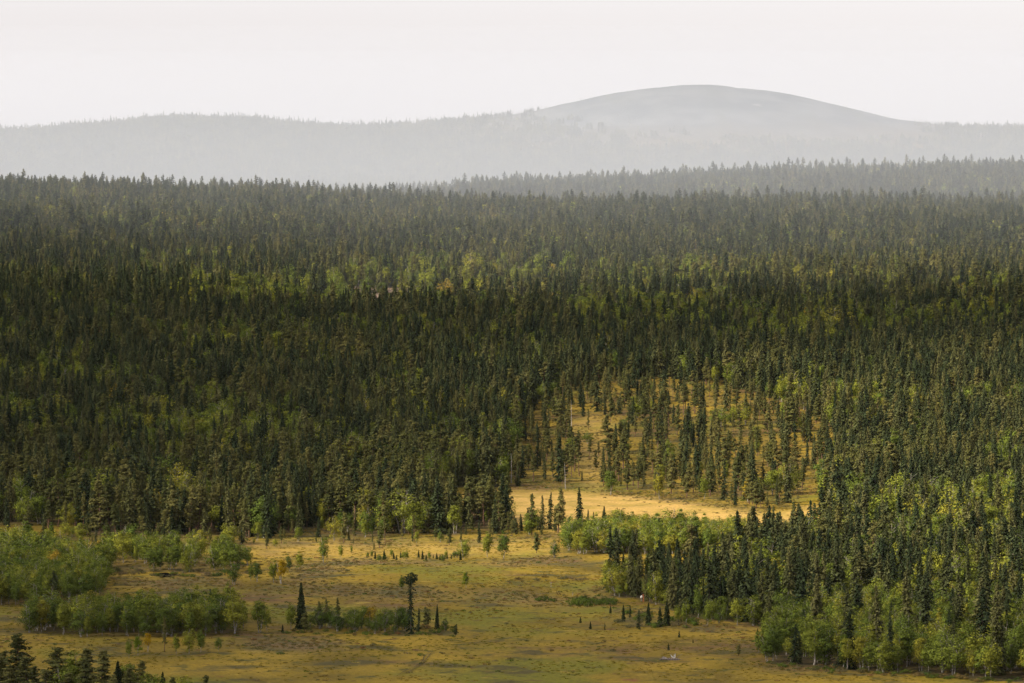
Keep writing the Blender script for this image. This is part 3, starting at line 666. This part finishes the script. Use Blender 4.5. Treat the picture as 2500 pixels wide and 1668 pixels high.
x, y, z = at_px(1566, 1469)
st = thing('birch_stump', 'short broken stump with white bark under the pointed spruces', 'stump', (x, y, z))
tubeobj(st, 'stem', [(bent(rr, (0, 0, -.1), (.06, 0, 1.0), 5, .08), [.22, .19, .18, .19, .2])], 'greywood', 9)
tubeobj(st, 'bark_sheet', [(bent(rr, (.02, 0, .95), (.1, 0, 1.55), 5, .05), [.26, .31, .3, .24, .1])], 'whitebark', 9)
x, y, z = at_px(1571, 1471)
st = thing('rotten_stump', 'reddish rotten snag leaning over the white-barked stump', 'stump', (x, y, z))
tubeobj(st, 'stem', [(bent(rr, (0, 0, -.1), (.05, 0, 1.6), 6, .1), [.2, .17, .16, .17, .17, .14])], 'rotwood', 8)
tubeobj(st, 'broken_top', [(bent(rr, (.05, 0, 1.55), (-.12, -.05, 2.1), 4, .05), [.16, .24, .2, .05])], 'rotwood', 8)
x, y, z = at_px(1640, 1462)
lg = thing('leaning_log', 'slim white birch log leaning out of the dark wood', 'log', (x, y, z))
tubeobj(lg, 'stem', [(bent(rr, (0, 0, .15), (1.5, .1, .75), 6, .12), np.linspace(.11, .06, 6))], 'whitebark')
tubeobj(lg, 'branch', [(bent(rr, (.5, 0, .35), (.9, -.3, .25), 4, .1), np.linspace(.05, .02, 4))], 'whitebark')
for bx, by, lb in ((1345, 1434, 'pale wooden post with a crossbar on the bog'), (1398, 1454, 'short leaning pale post by the willow scrub')):
    x, y, z = at_px(bx, by)
    po = thing('wooden_post', lb, 'post', (x, y, z))
    tubeobj(po, 'shaft', [(bent(rr, (0, 0, -.3), (.08, 0, 1.25 if bx < 1350 else .85), 4, .03), [.09, .085, .08, .07])], 'deadwood', 6)
    if bx < 1350: tubeobj(po, 'crossbar', [(bent(rr, (-.35, -.1, 1.12), (.28, -.1, 1.2), 3, .02), [.05, .05, .045])], 'deadwood', 6)
for bx, by, ty, i, lb in [(756, 1155, 1060, 0, 'pale bare dead tree standing out of the dark forest'), (433, 1160, 1108, 1, 'grey dead pine with spreading bare branches in the dark forest'), (1248, 1180, 1108, 2, 'leaning bare trunk at the forest edge over the straw bog'),
                          (1381, 1195, 1130, 1, 'bare grey snag over the straw bog'), (2120, 1400, 1310, 1, 'grey lichen-hung dead spruce in the right-hand wood'), (1735, 930, 880, 2, 'bare thin trunk at the top of the open pine stand'), (1394, 1055, 978, 0, 'pale bare-topped snag in the open pine stand')]:
    special('snag', V['snag'][i], bx, by, ty, lb)

def strip_mesh(path, w, lift, mat, name):
    p = np.array([ground_at(*q) for q in path]); t = np.linspace(0, 1, 40)
    p = np.stack([np.interp(t * (len(p) - 1), np.arange(len(p)), p[:, k]) for k in (0, 1)], 1)
    d = np.gradient(p, axis=0); d /= np.linalg.norm(d, axis=1)[:, None]; s = np.stack([d[:, 1], -d[:, 0]], 1)
    ww = w * (1 - .5 * rr.random((40, 1))) * np.clip(np.minimum(t, 1 - t)[:, None] * 8, .15, 1)
    a = p + s * ww; b = p - s * ww; v = []
    for q in (a, b): v.append(np.column_stack([q, height(q[:, 0], q[:, 1]) + lift]))
    v = np.concatenate(v); f = np.array([(i, i + 1, i + 41, i + 40) for i in range(39)])
    o = bpy.data.objects.new(name, mesh_from(name, v, f, [M[mat]])); C.objects.link(o); o['kind'] = 'structure'
M['mud'] = bark('wet_peat', (.05, .036, .012), (.09, .066, .02), 1.5)
strip_mesh([(1046, 1596), (1035, 1606), (1033, 1614), (1012, 1631), (992, 1639), (961, 1652)], .13, .16, 'mud', 'wheel_track')
strip_mesh([(1060, 1590), (1046, 1604), (1042, 1611), (1021, 1631), (1004, 1640), (975, 1650)], .13, .16, 'mud', 'wheel_track')
m, nt, out = new_mat('dark_water'); b = N(nt, 'ShaderNodeBsdfPrincipled'); b.inputs['Base Color'].default_value = (.006, .006, .005, 1); b.inputs['Roughness'].default_value = .45; b.inputs['Specular IOR Level'].default_value = 0  # reflection off: matte black stands in for the dark bank mirrored in it
nt.links.new(b.outputs[0], out.inputs[0]); M['water'] = m
x, y, z = at_px(404, 1406)
an = np.linspace(0, 6.283, 33)[:-1]; rad = 1 + .25 * np.sin(an * 3 + 1) + .15 * np.sin(an * 5)
v = np.stack([x + 2.9 * rad * np.cos(an), y + 9 * rad * np.sin(an), np.full(32, z + .22)], 1); v = np.vstack([v, [[x, y, z + .22]]])
o = bpy.data.objects.new('bog_pool', mesh_from('bog_pool', v, np.array([(i, (i + 1) % 32, 32) for i in range(32)]), [M['water']])); C.objects.link(o); o['kind'] = 'structure'

# ------------------------------------------------------------------ scattering the forest
def scatter(y0, y1, sp, margin=.118, jit=.48):
    ys = np.arange(y0, y1, sp); P = []
    for yy in ys:
        hw = margin * yy; xs = np.arange(-hw, hw, sp)
        P.append(np.stack([xs, np.full(len(xs), yy)], 1))
    P = np.concatenate(P); P += rng.uniform(-jit, jit, P.shape) * sp
    return P
KI = ['spruce', 'pine', 'birch']
pts = scatter(1255, 3000, 4.5)
bz = height(pts[:, 0], pts[:, 1]); bpx, bpy_ = project(pts[:, 0], pts[:, 1], bz)
dens = forest_density(bpx, bpy_) * .93
pb = np.clip(.26 + (fbm(pts[:, 0] / 60, pts[:, 1] / 80, 81, 5) - .5) * 2.6, .06, .85)       # birch share in patches
pp = np.clip((fbm(pts[:, 0] / 110, pts[:, 1] / 110, 91, 3) - .45) * 2.5, .04, .6)     # pine share
lowleft = (bpy_ > 1120) & (bpx < 1390); pp = np.where(lowleft, .55, pp); pb = np.where(lowleft, pb * .35, pb)
spz = in_poly(bpx, bpy_, SPARSE); pp = np.where(spz, .6, pp); pb = np.where(spz, .08, pb)
slope = in_poly(bpx, bpy_, BIRCHSLOPE); line = in_poly(bpx, bpy_, BIRCHLINE)
pb = np.where(pts[:, 1] > 2750, pb * .6, pb)
hi = (bpx > 1850) & (bpy_ > 880) & (bpy_ < 1130); pb = np.where(hi, pb * .45, pb)
pb = np.where(slope, .80, np.where(line, .92, pb)); pp = np.where(slope, .0, pp)
rgt = in_poly(bpx, bpy_, RIGHT) & ~slope & ~line; pb = np.where(rgt, np.clip(pb, .18, .5), pb); pp = np.where(rgt, pp * .5, pp)
fringe = (bpx < 1236) & (bpy_ > edge_line(bpx, bpy_) - 5) & (bpy_ > 1200) & (bpy_ < 1370); pb = np.where(fringe, .22, pb); pp = np.where(fringe, .55, pp)
sc_ = in_poly(bpx, bpy_ + 25, SCREE); pb = np.where(sc_, .5, pb); pp = np.where(sc_, .35, pp)
dens = np.where(slope, dens * .85, dens)
extra = np.zeros(len(pts))
for poly, dd in ((GROVE1, .88), (GROVE1B, .36), (GROVE2, .92), (ROW, .95)):
    g = in_poly(bpx, bpy_, poly); dens = np.where(g, np.maximum(dens, dd), dens); extra = np.where(g, 1, extra)
pb = np.where(extra > 0, .985, pb); pp = np.where(extra > 0, .0, pp)
keep = rng.random(len(pts)) < dens
UA = np.array(USED)
for ux, uy in UA: keep &= ((pts[:, 0] - ux) ** 2 + (pts[:, 1] - uy) ** 2) > 1.5 ** 2
pts, bz, bpx, bpy_, pb, pp, slope, line, extra, spz, rgt, fringe = [a[keep] for a in (pts, bz, bpx, bpy_, pb, pp, slope, line, extra, spz, rgt, fringe)]
r0 = rng.random(len(pts)); kind = np.where(r0 < pb, 2, np.where(r0 < pb + (1 - pb) * pp, 1, 0))
hh = np.where(kind == 0, rng.normal(13.4, 3.6, len(pts)), np.where(kind == 1, rng.normal(12.0, 2.6, len(pts)), rng.normal(10.0, 1.9, len(pts))))
young = rng.random(len(pts)) < .22; hh = np.where(young, hh * .55, hh)
hh = np.where(spz, hh * .80, hh); hh = np.where(rgt & (bpx < 1800), hh * .85, hh); hh = np.where((extra > 0), rng.normal(7.4, 1.1, len(pts)), hh); hh = np.where(slope & (kind == 2), rng.normal(8.0, 1.2, len(pts)), hh)
hh = np.where(fringe & (extra == 0), hh * rng.uniform(.3, .7, len(pts)), hh)
hh = np.clip(hh, 1.6, 18)
var = np.where(kind == 0, rng.integers(0, 9, len(pts)), np.where(kind == 1, rng.integers(0, 7, len(pts)), rng.integers(0, 8, len(pts))))
wid = rng.uniform(.75, 1.4, len(pts)); rot = rng.uniform(0, 6.28, len(pts))
inframe = (bpx > -30) & (bpx < 2530) & (bpy_ > 0) & (bpy_ < 1720)

def where_words(i):
    px, py = bpx[i], bpy_[i]
    if slope[i]: return ('low on the bright birch slope', 'trees of the birch slope') if py > 1590 else ('high on the bright birch slope', 'trees of the birch slope')
    if line[i]: return 'in the sunlit birch belt', 'trees of the sunlit birch belt'
    if in_poly(px, py, ROW): return 'in the long birch row', 'trees of the long birch row'
    if in_poly(px, py, GROVE2): return 'in the dark birch grove', 'trees of the dark birch grove'
    if in_poly(px, py, GROVE1): return 'in the big birch grove', 'trees of the big birch grove'
    if in_poly(px, py, GROVE1B): return 'by the dark pool', 'trees by the dark pool'
    if rgt[i]: return ('behind the white stump', 'trees of the right-hand wood') if px < 1760 else ('above the birch slope', 'trees of the right-hand wood')
    if spz[i]: return 'in the open sunlit stand', 'trees of the open stand'
    if px < 1300: return ('along the shaded forest edge', 'trees of the shaded forest edge') if py > 1270 else ('inside the shaded forest', 'trees inside the shaded forest')
    return 'past the straw-yellow bog', 'trees of the far forest'
single = np.zeros(len(pts), bool)
order = np.argsort(pts[:, 1])
LIMIT = {0: 285, 1: 285, 2: 285}
SIZES = {0: (9.5, 14.5), 1: (9, 13), 2: (6.8, 9)}
for k in range(3):
    n = LIMIT[k] - COUNT[KI[k]]
    for i in [j for j in order if kind[j] == k and inframe[j]][:n]:
        single[i] = True
        pr = V[KI[k]][var[i]]
        ww, gp = where_words(i)
        lo, hi = SIZES[k]; size = 'low' if hh[i] < lo else 'high' if hh[i] > hi else 'mid-height'
        dd = (pts[:, 0] - pts[i, 0]) ** 2 + (pts[:, 1] - pts[i, 1]) ** 2; dd[i] = 1e9; nb = int(np.argmin(dd))
        beside = f'beside a {V[KI[kind[nb]]][var[nb]][3]} {NAMES[KI[kind[nb]]][1]}'
        s = hh[i] / pr[2]; nm, cat = NAMES[KI[k]]
        t = thing(nm, f'{size} {pr[3]} {cat} {beside}, {ww}', cat, (pts[i, 0], pts[i, 1], bz[i] - .05), rot[i], (s * wid[i], s * wid[i], s), f'{cat} {gp}')
        part(pr[0], t); part(pr[1], t)

# the remaining trees of each kind: one object a kind, placed by geometry nodes
def join_mesh(name, items):
    """one mesh out of (mesh, matrix-less transform) items: (mesh, x, y, z, rot, sxy, sz)"""
    vs_, fs, ti, mi, mats = [], [], [], [], []; n = 0
    for me, x, y, z, a, sxy, sz in items:
        v = np.empty(len(me.vertices) * 3, np.float32); me.vertices.foreach_get('co', v); v = v.reshape(-1, 3) * (sxy, sxy, sz)
        c, s = math.cos(a), math.sin(a); v = np.stack([v[:, 0] * c - v[:, 1] * s + x, v[:, 0] * s + v[:, 1] * c + y, v[:, 2] + z], 1)
        f = np.empty(len(me.loops), np.int32); me.loops.foreach_get('vertex_index', f); f = f.reshape(-1, 4) + n
        if 'tint' in me.attributes:
            t = np.empty(len(me.vertices), np.float32); me.attributes['tint'].data.foreach_get('value', t)
        else: t = np.full(len(me.vertices), .5)
        m = me.materials[0]
        if m not in mats: mats.append(m)
        vs_.append(v); fs.append(f); ti.append(t); mi.append(np.full(len(f), mats.index(m))); n += len(v)
    return mesh_from(name, np.concatenate(vs_), np.concatenate(fs), mats, np.concatenate(ti), np.concatenate(mi))

def scatter_object(name, label, protos, P, idx, rotz, scl, cat=None):
    col = bpy.data.collections.new(name + '_kinds')
    for i, me in enumerate(protos):
        o = bpy.data.objects.new(f'{name}_kind_{i:02d}', me); col.objects.link(o)
    me = bpy.data.meshes.new(name); me.vertices.add(len(P)); me.vertices.foreach_set('co', np.asarray(P, np.float32).ravel())
    for nme, ty, val in (('kind_index', 'INT', idx), ('turn', 'FLOAT', rotz)):
        a = me.attributes.new(nme, ty, 'POINT'); a.data.foreach_set('value', np.asarray(val, np.int32 if ty == 'INT' else np.float32))
    a = me.attributes.new('size', 'FLOAT_VECTOR', 'POINT'); a.data.foreach_set('vector', np.asarray(scl, np.float32).ravel())
    ob = bpy.data.objects.new(name, me); C.objects.link(ob); ob['kind'] = 'stuff'; ob['label'] = label
    if cat: ob['category'] = cat
    ng = bpy.data.node_groups.new(name + '_scatter', 'GeometryNodeTree')
    ng.interface.new_socket('Geometry', in_out='INPUT', socket_type='NodeSocketGeometry')
    ng.interface.new_socket('Geometry', in_out='OUTPUT', socket_type='NodeSocketGeometry')
    gi = ng.nodes.new('NodeGroupInput'); go = ng.nodes.new('NodeGroupOutput')
    ci = ng.nodes.new('GeometryNodeCollectionInfo'); ci.inputs['Collection'].default_value = col
    ci.inputs['Separate Children'].default_value = True; ci.inputs['Reset Children'].default_value = True
    ip = ng.nodes.new('GeometryNodeInstanceOnPoints'); ip.inputs['Pick Instance'].default_value = True
    def named(n, t):
        a = ng.nodes.new('GeometryNodeInputNamedAttribute'); a.data_type = t; a.inputs['Name'].default_value = n; return a.outputs['Attribute']
    cx = ng.nodes.new('ShaderNodeCombineXYZ'); ng.links.new(named('turn', 'FLOAT'), cx.inputs['Z'])
    ng.links.new(gi.outputs[0], ip.inputs['Points']); ng.links.new(ci.outputs[0], ip.inputs['Instance'])
    ng.links.new(named('kind_index', 'INT'), ip.inputs['Instance Index']); ng.links.new(cx.outputs[0], ip.inputs['Rotation'])
    ng.links.new(named('size', 'FLOAT_VECTOR'), ip.inputs['Scale']); ng.links.new(ip.outputs[0], go.inputs[0])
    md = ob.modifiers.new('scatter', 'NODES'); md.node_group = ng
    return ob
WHOLE = {k: [join_mesh(f'{k}_whole', [(a, 0, 0, 0, 0, 1, 1), (b, 0, 0, 0, 0, 1, 1)]) for a, b, *_ in V[k]] for k in KI}
LAB = {0: 'countless dark spruces of the forest climbing the slope', 1: 'countless olive pines among the spruces of the slope', 2: 'countless green birches among the spruces of the slope'}
FN = {0: 'spruce_forest', 1: 'pine_forest', 2: 'birch_forest'}
for k in range(3):
    s = (kind == k) & ~single
    h0 = V[KI[k]][0][2]; sc3 = np.stack([hh[s] / h0 * wid[s], hh[s] / h0 * wid[s], hh[s] / h0], 1)
    scatter_object(FN[k], LAB[k], WHOLE[KI[k]], np.stack([pts[s, 0], pts[s, 1], bz[s] - .05], 1), var[s], rot[s], sc3, 'forest')

# beyond 3 km: lighter trees, several to a clump
def light_tree(k, seed):
    if k == 0: return spruce(seed, 12, 1.15 + .3 * random.random(), .62, .42, 6, .3, .35)
    if k == 1: return pine(seed, 11, .3, 1.8, 14, 3, sparse=.6)
    return birch(seed, 7, .5, 1, .2, clumps=34, leaf=.34, per=16, cone=.2)
LT = {0: [light_tree(0, 700 + i) for i in range(4)], 1: [light_tree(1, 720 + i) for i in range(2)], 2: [light_tree(2, 740 + i) for i in range(3)]}
def clump_mesh(name, seed, n, rad, mix):
    r = np.random.default_rng(seed); it = []
    for i in range(n):
        k = r.choice(3, p=mix); a = r.random() * 6.28; d = rad * math.sqrt((i + r.random()) / n)
        tr, cr = LT[k][r.integers(len(LT[k]))]; s = max(.45, r.normal([.95, .9, 1.3][k], .19))
        x, y, ro, w = math.cos(a) * d, math.sin(a) * d, r.random() * 6.28, r.uniform(.95, 1.5)
        it += [(tr, x, y, -.2, ro, s * w, s), (cr, x, y, -.2, ro, s * w, s)]
    return join_mesh(name, it)
CL = [clump_mesh('tree_clump', 800 + i, 7, 6.0, [.86, .07, .07]) for i in range(8)] + [clump_mesh('tree_clump', 820 + i, 7, 5.5, [.35, .15, .5]) for i in range(5)]
P2 = scatter(3000, 4950, 10.6)
z2 = height(P2[:, 0], P2[:, 1]); q1, q2 = project(P2[:, 0], P2[:, 1], z2)
bm = np.clip(.30 + (fbm(P2[:, 0] / 60, P2[:, 1] / 80, 81, 5) - .5) * 2.6, .06, .85)
id2 = np.where(rng.random(len(P2)) < bm, 8 + rng.integers(0, 5, len(P2)), rng.integers(0, 8, len(P2)))
s2 = rng.uniform(.85, 1.3, len(P2))
scatter_object('ridge_forest', 'dense spruce forest covering the ridges in the middle distance', CL, np.column_stack([P2, z2 - .1]), id2, rng.uniform(0, 6.28, len(P2)), np.stack([s2, s2, s2], 1), 'forest')

def tiny_tree(seed, H=11, birchy=False):
    r = np.random.default_rng(seed); lv = Leaves(); n = 46
    if birchy:
        clump(lv, r, (0, 0, 3.6), 2.2, 34, 1.3, .6, 1.3, 0); return lv.mesh('crown', M['birch'])
    z = np.sort(r.random(n)) * H * .93 + .4; L = 1.45 * (1 - z / H) ** .7 * (.6 + .7 * r.random(n)) + .12; a = r.random(n) * 6.28
    p = np.stack([np.zeros(n), np.zeros(n), z + .5], 1); o_ = np.stack([np.cos(a), np.sin(a), np.zeros(n)], 1); t = p + o_ * L[:, None]; t[:, 2] -= 1.1
    lv.diamonds(p, t, np.stack([-np.sin(a), np.cos(a), np.zeros(n)], 1), .25 + .35 * L, .3 + .4 * r.random(n)); return lv.mesh('crown', M['spruce'])
TT = [tiny_tree(900 + i, 11) for i in range(5)] + [tiny_tree(910, birchy=True)]
def hill_clump(seed, n, rad, bsh):
    r = np.random.default_rng(seed); it = []
    for i in range(n):
        me = TT[5] if r.random() < bsh else TT[r.integers(5)]
        a = r.random() * 6.28; d = rad * math.sqrt((i + r.random()) / n); s = max(.4, r.normal(1, .25)); it.append((me, math.cos(a) * d, math.sin(a) * d, -.4, r.random() * 6.28, s, s))
    return join_mesh('hill_clump', it)
HC = [hill_clump(920 + i, 14, 10, .05) for i in range(6)] + [hill_clump(930 + i, 1, .5, .25) for i in range(4)]
P3 = scatter(6000, 9350, 17, .115)
z3 = height(P3[:, 0], P3[:, 1]); q1, q2 = project(P3[:, 0], P3[:, 1], z3)
fellz = np.clip((q1 - 880) / 760, 0, 1) * np.clip((2620 - q1) / 580, 0, 1)
line_h = 150 + (fbm(P3[:, 0] / 120, P3[:, 1] / 200, 71, 3) - .5) * 60
up = np.clip((z3 - line_h + 25) / 70, 0, 1) * fellz
rv = rng.random(len(P3)); full = rv > up * 1.6; lone = ~full & (rng.random(len(P3)) < .6 * (1.05 - up))
idx3 = np.where(full, rng.integers(0, 6, len(P3)), 6 + rng.integers(0, 4, len(P3)))
kk = full | lone; s3 = rng.uniform(.8, 1.2, len(P3)) * np.where(full, 1 - .7 * up, .8 - .55 * up)
scatter_object('hill_forest', 'hazy spruce forest on the distant hills', HC, np.column_stack([P3, z3])[kk], idx3[kk], rng.uniform(0, 6.28, kk.sum()), np.stack([s3, s3, s3], 1)[kk], 'forest')

# ------------------------------------------------------------------ willow bushes (countable ones) and the heath carpet
NB = 0
def put_bush(px, py, s, i, lb, gp):
    global NB
    x, y = ground_at(px, py); st_, fo_, w = BUSH[i]
    t = thing('willow_bush', lb.format(w=w), 'bush', (x, y, float(height(x, y)) - .05), random.random() * 6.28, s, gp)
    part(st_, t); part(fo_, t); NB += 1
put_bush(1330, 1470, (1.35, 1.5, 1.5), 1, 'dark green dome-shaped bush alone on the bog near the wooden posts', None)
put_bush(1318, 1468, (1.0, 1.2, 1.0), 1, 'lower dark bush touching the dome-shaped bush near the posts', None)
put_bush(1352, 1469, (1.0, 1.2, .9), 4, 'spreading bush beyond the dome-shaped bush near the posts', None)
for px, py in ((1383, 1413), (1372, 1415), (1395, 1414), (1333, 1411), (1410, 1418), (1425, 1417), (1265, 1416), (1310, 1416), (1478, 1418)):
    put_bush(px, py, (1.2, 1.0, .75), random.choice((0, 2, 3)), '{w} low willow clump on the yellow bog short of the dark wood', 'low willow clumps')
for a, b, py in ((895, 1000, 1366), (1022, 1112, 1367)):
    for px in np.cumsum([a] + [random.uniform(2, 11) for _ in range(15)]):
        special('spruce' if random.random() < .4 else 'birch', EX['short'] if random.random() < .5 else random.choice((B_[1], B_[5], EX['round_birch'])), px, py + random.uniform(-5, 4), py - random.uniform(9, 27), random.choice(('leafy sapling', 'slim sapling', 'dark sapling')) + ' in the low dark hedge across the far bog', 'saplings of the far hedge')
for px in np.arange(1400, 1500, 7):
    put_bush(px, 1478 + random.uniform(-8, 4), random.uniform(1.1, 1.9), random.choice((1, 4)), '{w} bush in the thick scrub at the foot of the dark wood', 'scrub at the foot of the dark wood')
for i in range(34):
    put_bush(random.uniform(1505, 1760), random.uniform(1496, 1536), random.uniform(.7, 1.6), random.choice((0, 1, 3, 4)), '{w} bush among the young spruces before the dark wood', 'bushes among the young spruces')
for i in range(46):
    px = random.uniform(690, 1110); put_bush(px, 1548 + random.uniform(-14, 8), random.uniform(.5, 1.1), random.choice((1, 2, 4)), '{w} low bush under the trees of the thicket island', 'low bushes of the thicket island')
for i in range(30):
    px = random.uniform(270, 560); put_bush(px, 1404 + random.uniform(-12, 6), random.uniform(.7, 1.3), random.choice((0, 1, 3)), '{w} willow bush on the bank of the dark pool', 'willow bushes by the dark pool')
for i in range(60):
    px = random.uniform(1870, 2500); yb = np.interp(px, [1870, 2050, 2250, 2500], [1622, 1637, 1651, 1671]); put_bush(px, yb + random.uniform(-6, 5), random.uniform(.5, 1.2), random.choice((0, 1, 2, 4, 5)), '{w} low bush along the foot of the birch slope', 'low bushes under the birch slope')
for i in range(26):
    special('spruce', EX['short'] if random.random() < .6 else EX['thinyoung'], *(lambda px, py: (px, py, py - random.uniform(8, 22)))(random.uniform(1380, 1900), random.uniform(1490, 1600)), 'seedling spruce scattered on the open bog', 'seedling spruces on the bog') if i < 12 else \
    put_bush(random.uniform(600, 1500), random.uniform(1560, 1640), random.uniform(.4, .8), random.randrange(6), '{w} tiny bush dotting the front of the open bog', 'tiny bushes on the front bog')

Q = scatter(1255, 2480, 1.9, .11)
zq = height(Q[:, 0], Q[:, 1]); q1, q2 = project(Q[:, 0], Q[:, 1], zq)
hd = np.zeros(len(Q))
for poly, w in WILLOWS: hd = np.maximum(hd, w * smooth_in(q1, q2, poly, 16, 6))
for poly in (GROVE1, GROVE1B, GROVE2, ROW, SPARSE): hd = np.maximum(hd, (.5 if poly is SPARSE else .3) * in_poly(q1, q2, poly))
hd = hd * np.clip((fbm(Q[:, 0] / 14, Q[:, 1] / 30, 61, 3) - .25) * 2.4, 0, 1)
hd = np.maximum(hd, .2 * np.clip((fbm(Q[:, 0] / 22, Q[:, 1] / 50, 65, 4) - .56) * 8, 0, 1))
hd *= 1 - .85 * smooth_in(q1, q2, [(1130, 1200), (1400, 1200), (1560, 1214), (1700, 1232), (1860, 1258), (1990, 1235), (2030, 1262), (1960, 1300), (1700, 1310), (1380, 1300), (1150, 1270)], 10, 6)
hd = np.maximum(hd, .10 * forest_density(q1, q2)) + .004
kq = rng.random(len(Q)) < hd
HE = [join_mesh('heath_tuft', [(bush(1000 + i, .55, 1.5, ['heath', 'willow', 'heath', 'birch_green'][i], 10, .17, 14)[1], 0, 0, 0, 0, 1, 1)]) for i in range(4)]
sq = rng.uniform(.45, 1.15, kq.sum())
scatter_object('heath_carpet', 'low dwarf birch and heather carpet across the bog', HE, np.column_stack([Q, zq])[kq], rng.choice(4, kq.sum(), p=[.4, .3, .2, .1]), rng.uniform(0, 6.28, kq.sum()), np.stack([sq, sq, sq * rng.uniform(.5, 1, len(sq))], 1), 'heath')

def sedge_tuft(seed, mat):
    r = np.random.default_rng(seed); lv = Leaves(); n = 26
    a = r.random(n) * 6.28; k = r.random(n) ** .5 * .45; p = np.stack([np.cos(a) * k, np.sin(a) * k, np.full(n, -.02)], 1)
    tip = p + np.stack([r.normal(size=n) * .26, r.normal(size=n) * .26, .07 + .16 * r.random(n)], 1); b2 = r.random(n) * 6.28
    nm = np.stack([np.cos(b2) * .5, np.sin(b2) * .5, np.ones(n)], 1); sd = np.cross(nm, tip - p); sd /= np.linalg.norm(sd, axis=1)[:, None] + 1e-9
    lv.diamonds(p, tip, sd, np.full(n, .07), r.random(n)); return lv.mesh('sedge_tuft', M[mat])
M['sedge'] = foliage('sedge_blades', [(0, (.15, .112, .015)), (.5, (.23, .17, .024)), (1, (.34, .25, .05))], .5, .75, 1.3)
M['sedge_green'] = foliage('green_sedge_blades', [(0, (.11, .105, .014)), (.6, (.165, .15, .016)), (1, (.23, .20, .022))], .5, .75, 1.3)
G = scatter(1255, 2060, 1.75, .108)
zg = height(G[:, 0], G[:, 1]); g1, g2 = project(G[:, 0], G[:, 1], zg)
gd = (forest_density(g1, g2) < .5) * np.clip(.25 + (fbm(G[:, 0] / 11, G[:, 1] / 18, 131, 4) - .42) * 4, .12, 1)
gd = np.where(smooth_in(g1, g2, [(1130, 1200), (1400, 1200), (1560, 1214), (1700, 1232), (1860, 1258), (1990, 1235), (2030, 1262), (1960, 1300), (1700, 1310), (1380, 1300), (1150, 1270)], 8, 4) > .3, 0, gd)
gk = rng.random(len(G)) < gd * .6
gg = np.clip((fbm(G[:, 0] / 30, G[:, 1] / 60, 137, 3) - .45) * 5, 0, 1)[gk] > rng.random(gk.sum())
sg = rng.uniform(.35, 1.1, gk.sum())
scatter_object('sedge_grass', 'straw and olive sedge grass growing all over the bog', [sedge_tuft(1100 + i, 'sedge' if i < 3 else 'sedge_green') for i in range(6)], np.column_stack([G, zg])[gk], np.where(gg, 3, 0) + rng.integers(0, 3, gk.sum()), rng.uniform(0, 6.28, gk.sum()), np.stack([sg, sg, sg], 1), 'grass')

# ------------------------------------------------------------------ haze and valley mist
def vol_mat(name, col, dens, aniso):
    m, nt, out = new_mat(name); p = N(nt, 'ShaderNodeVolumePrincipled')
    p.inputs['Color'].default_value = (*col, 1); p.inputs['Density'].default_value = dens; p.inputs['Anisotropy'].default_value = aniso
    nt.links.new(p.outputs[0], out.inputs['Volume']); return m
def box(name, x0, x1, y0, y1, z0, z1, mat):
    v = [(x, y, z) for x in (x0, x1) for y in (y0, y1) for z in (z0, z1)]
    f = [(0, 1, 3, 2), (4, 6, 7, 5), (0, 4, 5, 1), (2, 3, 7, 6), (0, 2, 6, 4), (1, 5, 7, 3)]
    o = bpy.data.objects.new(name, mesh_from(name, np.array(v, float), np.array(f), [mat])); C.objects.link(o); o['kind'] = 'stuff'; return o
HAZE = 3e-6
box('haze', -9500, 9500, -900, 14200, -3, 420, vol_mat('haze', (.785, .865, 1.0), HAZE, .1))
def ellipsoid(name, c, r3, mat, seed=0, lump=0.0, nu=48, nv=24):
    th = np.linspace(0, 2 * np.pi, nu, endpoint=False); ph = np.linspace(-np.pi / 2, np.pi / 2, nv + 2)[1:-1]
    v = []
    for p in ph:
        for t in th:
            d = np.array([math.cos(p) * math.cos(t), math.cos(p) * math.sin(t), math.sin(p)])
            k = 1 + lump * (float(fbm(d[0] * 3 + 10 + seed, d[1] * 3 + d[2] * 2 + 20, seed, 3)) - .5) * 2
            v.append(np.array(c) + d * np.array(r3) * k)
    v += [np.array(c) - (0, 0, r3[2]), np.array(c) + (0, 0, r3[2])]
    f = [(i * nu + j, i * nu + (j + 1) % nu, (i + 1) * nu + (j + 1) % nu, (i + 1) * nu + j) for i in range(nv - 1) for j in range(nu)]
    n = len(v); bmv = v
    me = bpy.data.meshes.new(name); me.from_pydata([tuple(q) for q in bmv], [], f + [(n - 2, (j + 1) % nu, j) for j in range(nu)] + [(n - 1, (nv - 1) * nu + j, (nv - 1) * nu + (j + 1) % nu) for j in range(nu)])
    me.materials.append(mat)
    o = bpy.data.objects.new(name, me); C.objects.link(o); return o
# two overlapping banks: a thin one reaching nearer, a denser one filling the valley behind the first ridge
for cy_, ry_, rz_, dn in ((4560, 1880, 186, 1.85e-4), (5050, 1600, 180, 1.5e-4)):
    mist = ellipsoid('valley_mist', (0, cy_, 40), (7500, ry_, rz_), vol_mat('valley_mist', (.80, .87, 1.0), dn, .1), 3, 0.0, 96, 40)
    mist['kind'] = 'stuff'; mist['label'] = 'pale mist lying in the valley before the far hills'

# ------------------------------------------------------------------ unseen clouds placed above the frame to shade parts of the forest and bog
CZ = 1250.0
def cloud_over(x, y, rx, ry, dens, seed, rz=85):
    k = (CZ - 20) / sun_dir[2]
    o = ellipsoid('cloud', (x + sun_dir[0] * k, y + sun_dir[1] * k, CZ), (rx, ry, rz), vol_mat('cloud', (.96, .96, .97), dens, .3), seed, .3, 40, 20)
    o['kind'] = 'structure'
cloud_over(-310, 2230, 340, 560, .0075, 5)
cloud_over(-330, 3000, 320, 260, .0035, 31)
cloud_over(300, 2640, 380, 210, .0050, 11)
cloud_over(-200, 1350, 320, 300, .0072, 23)
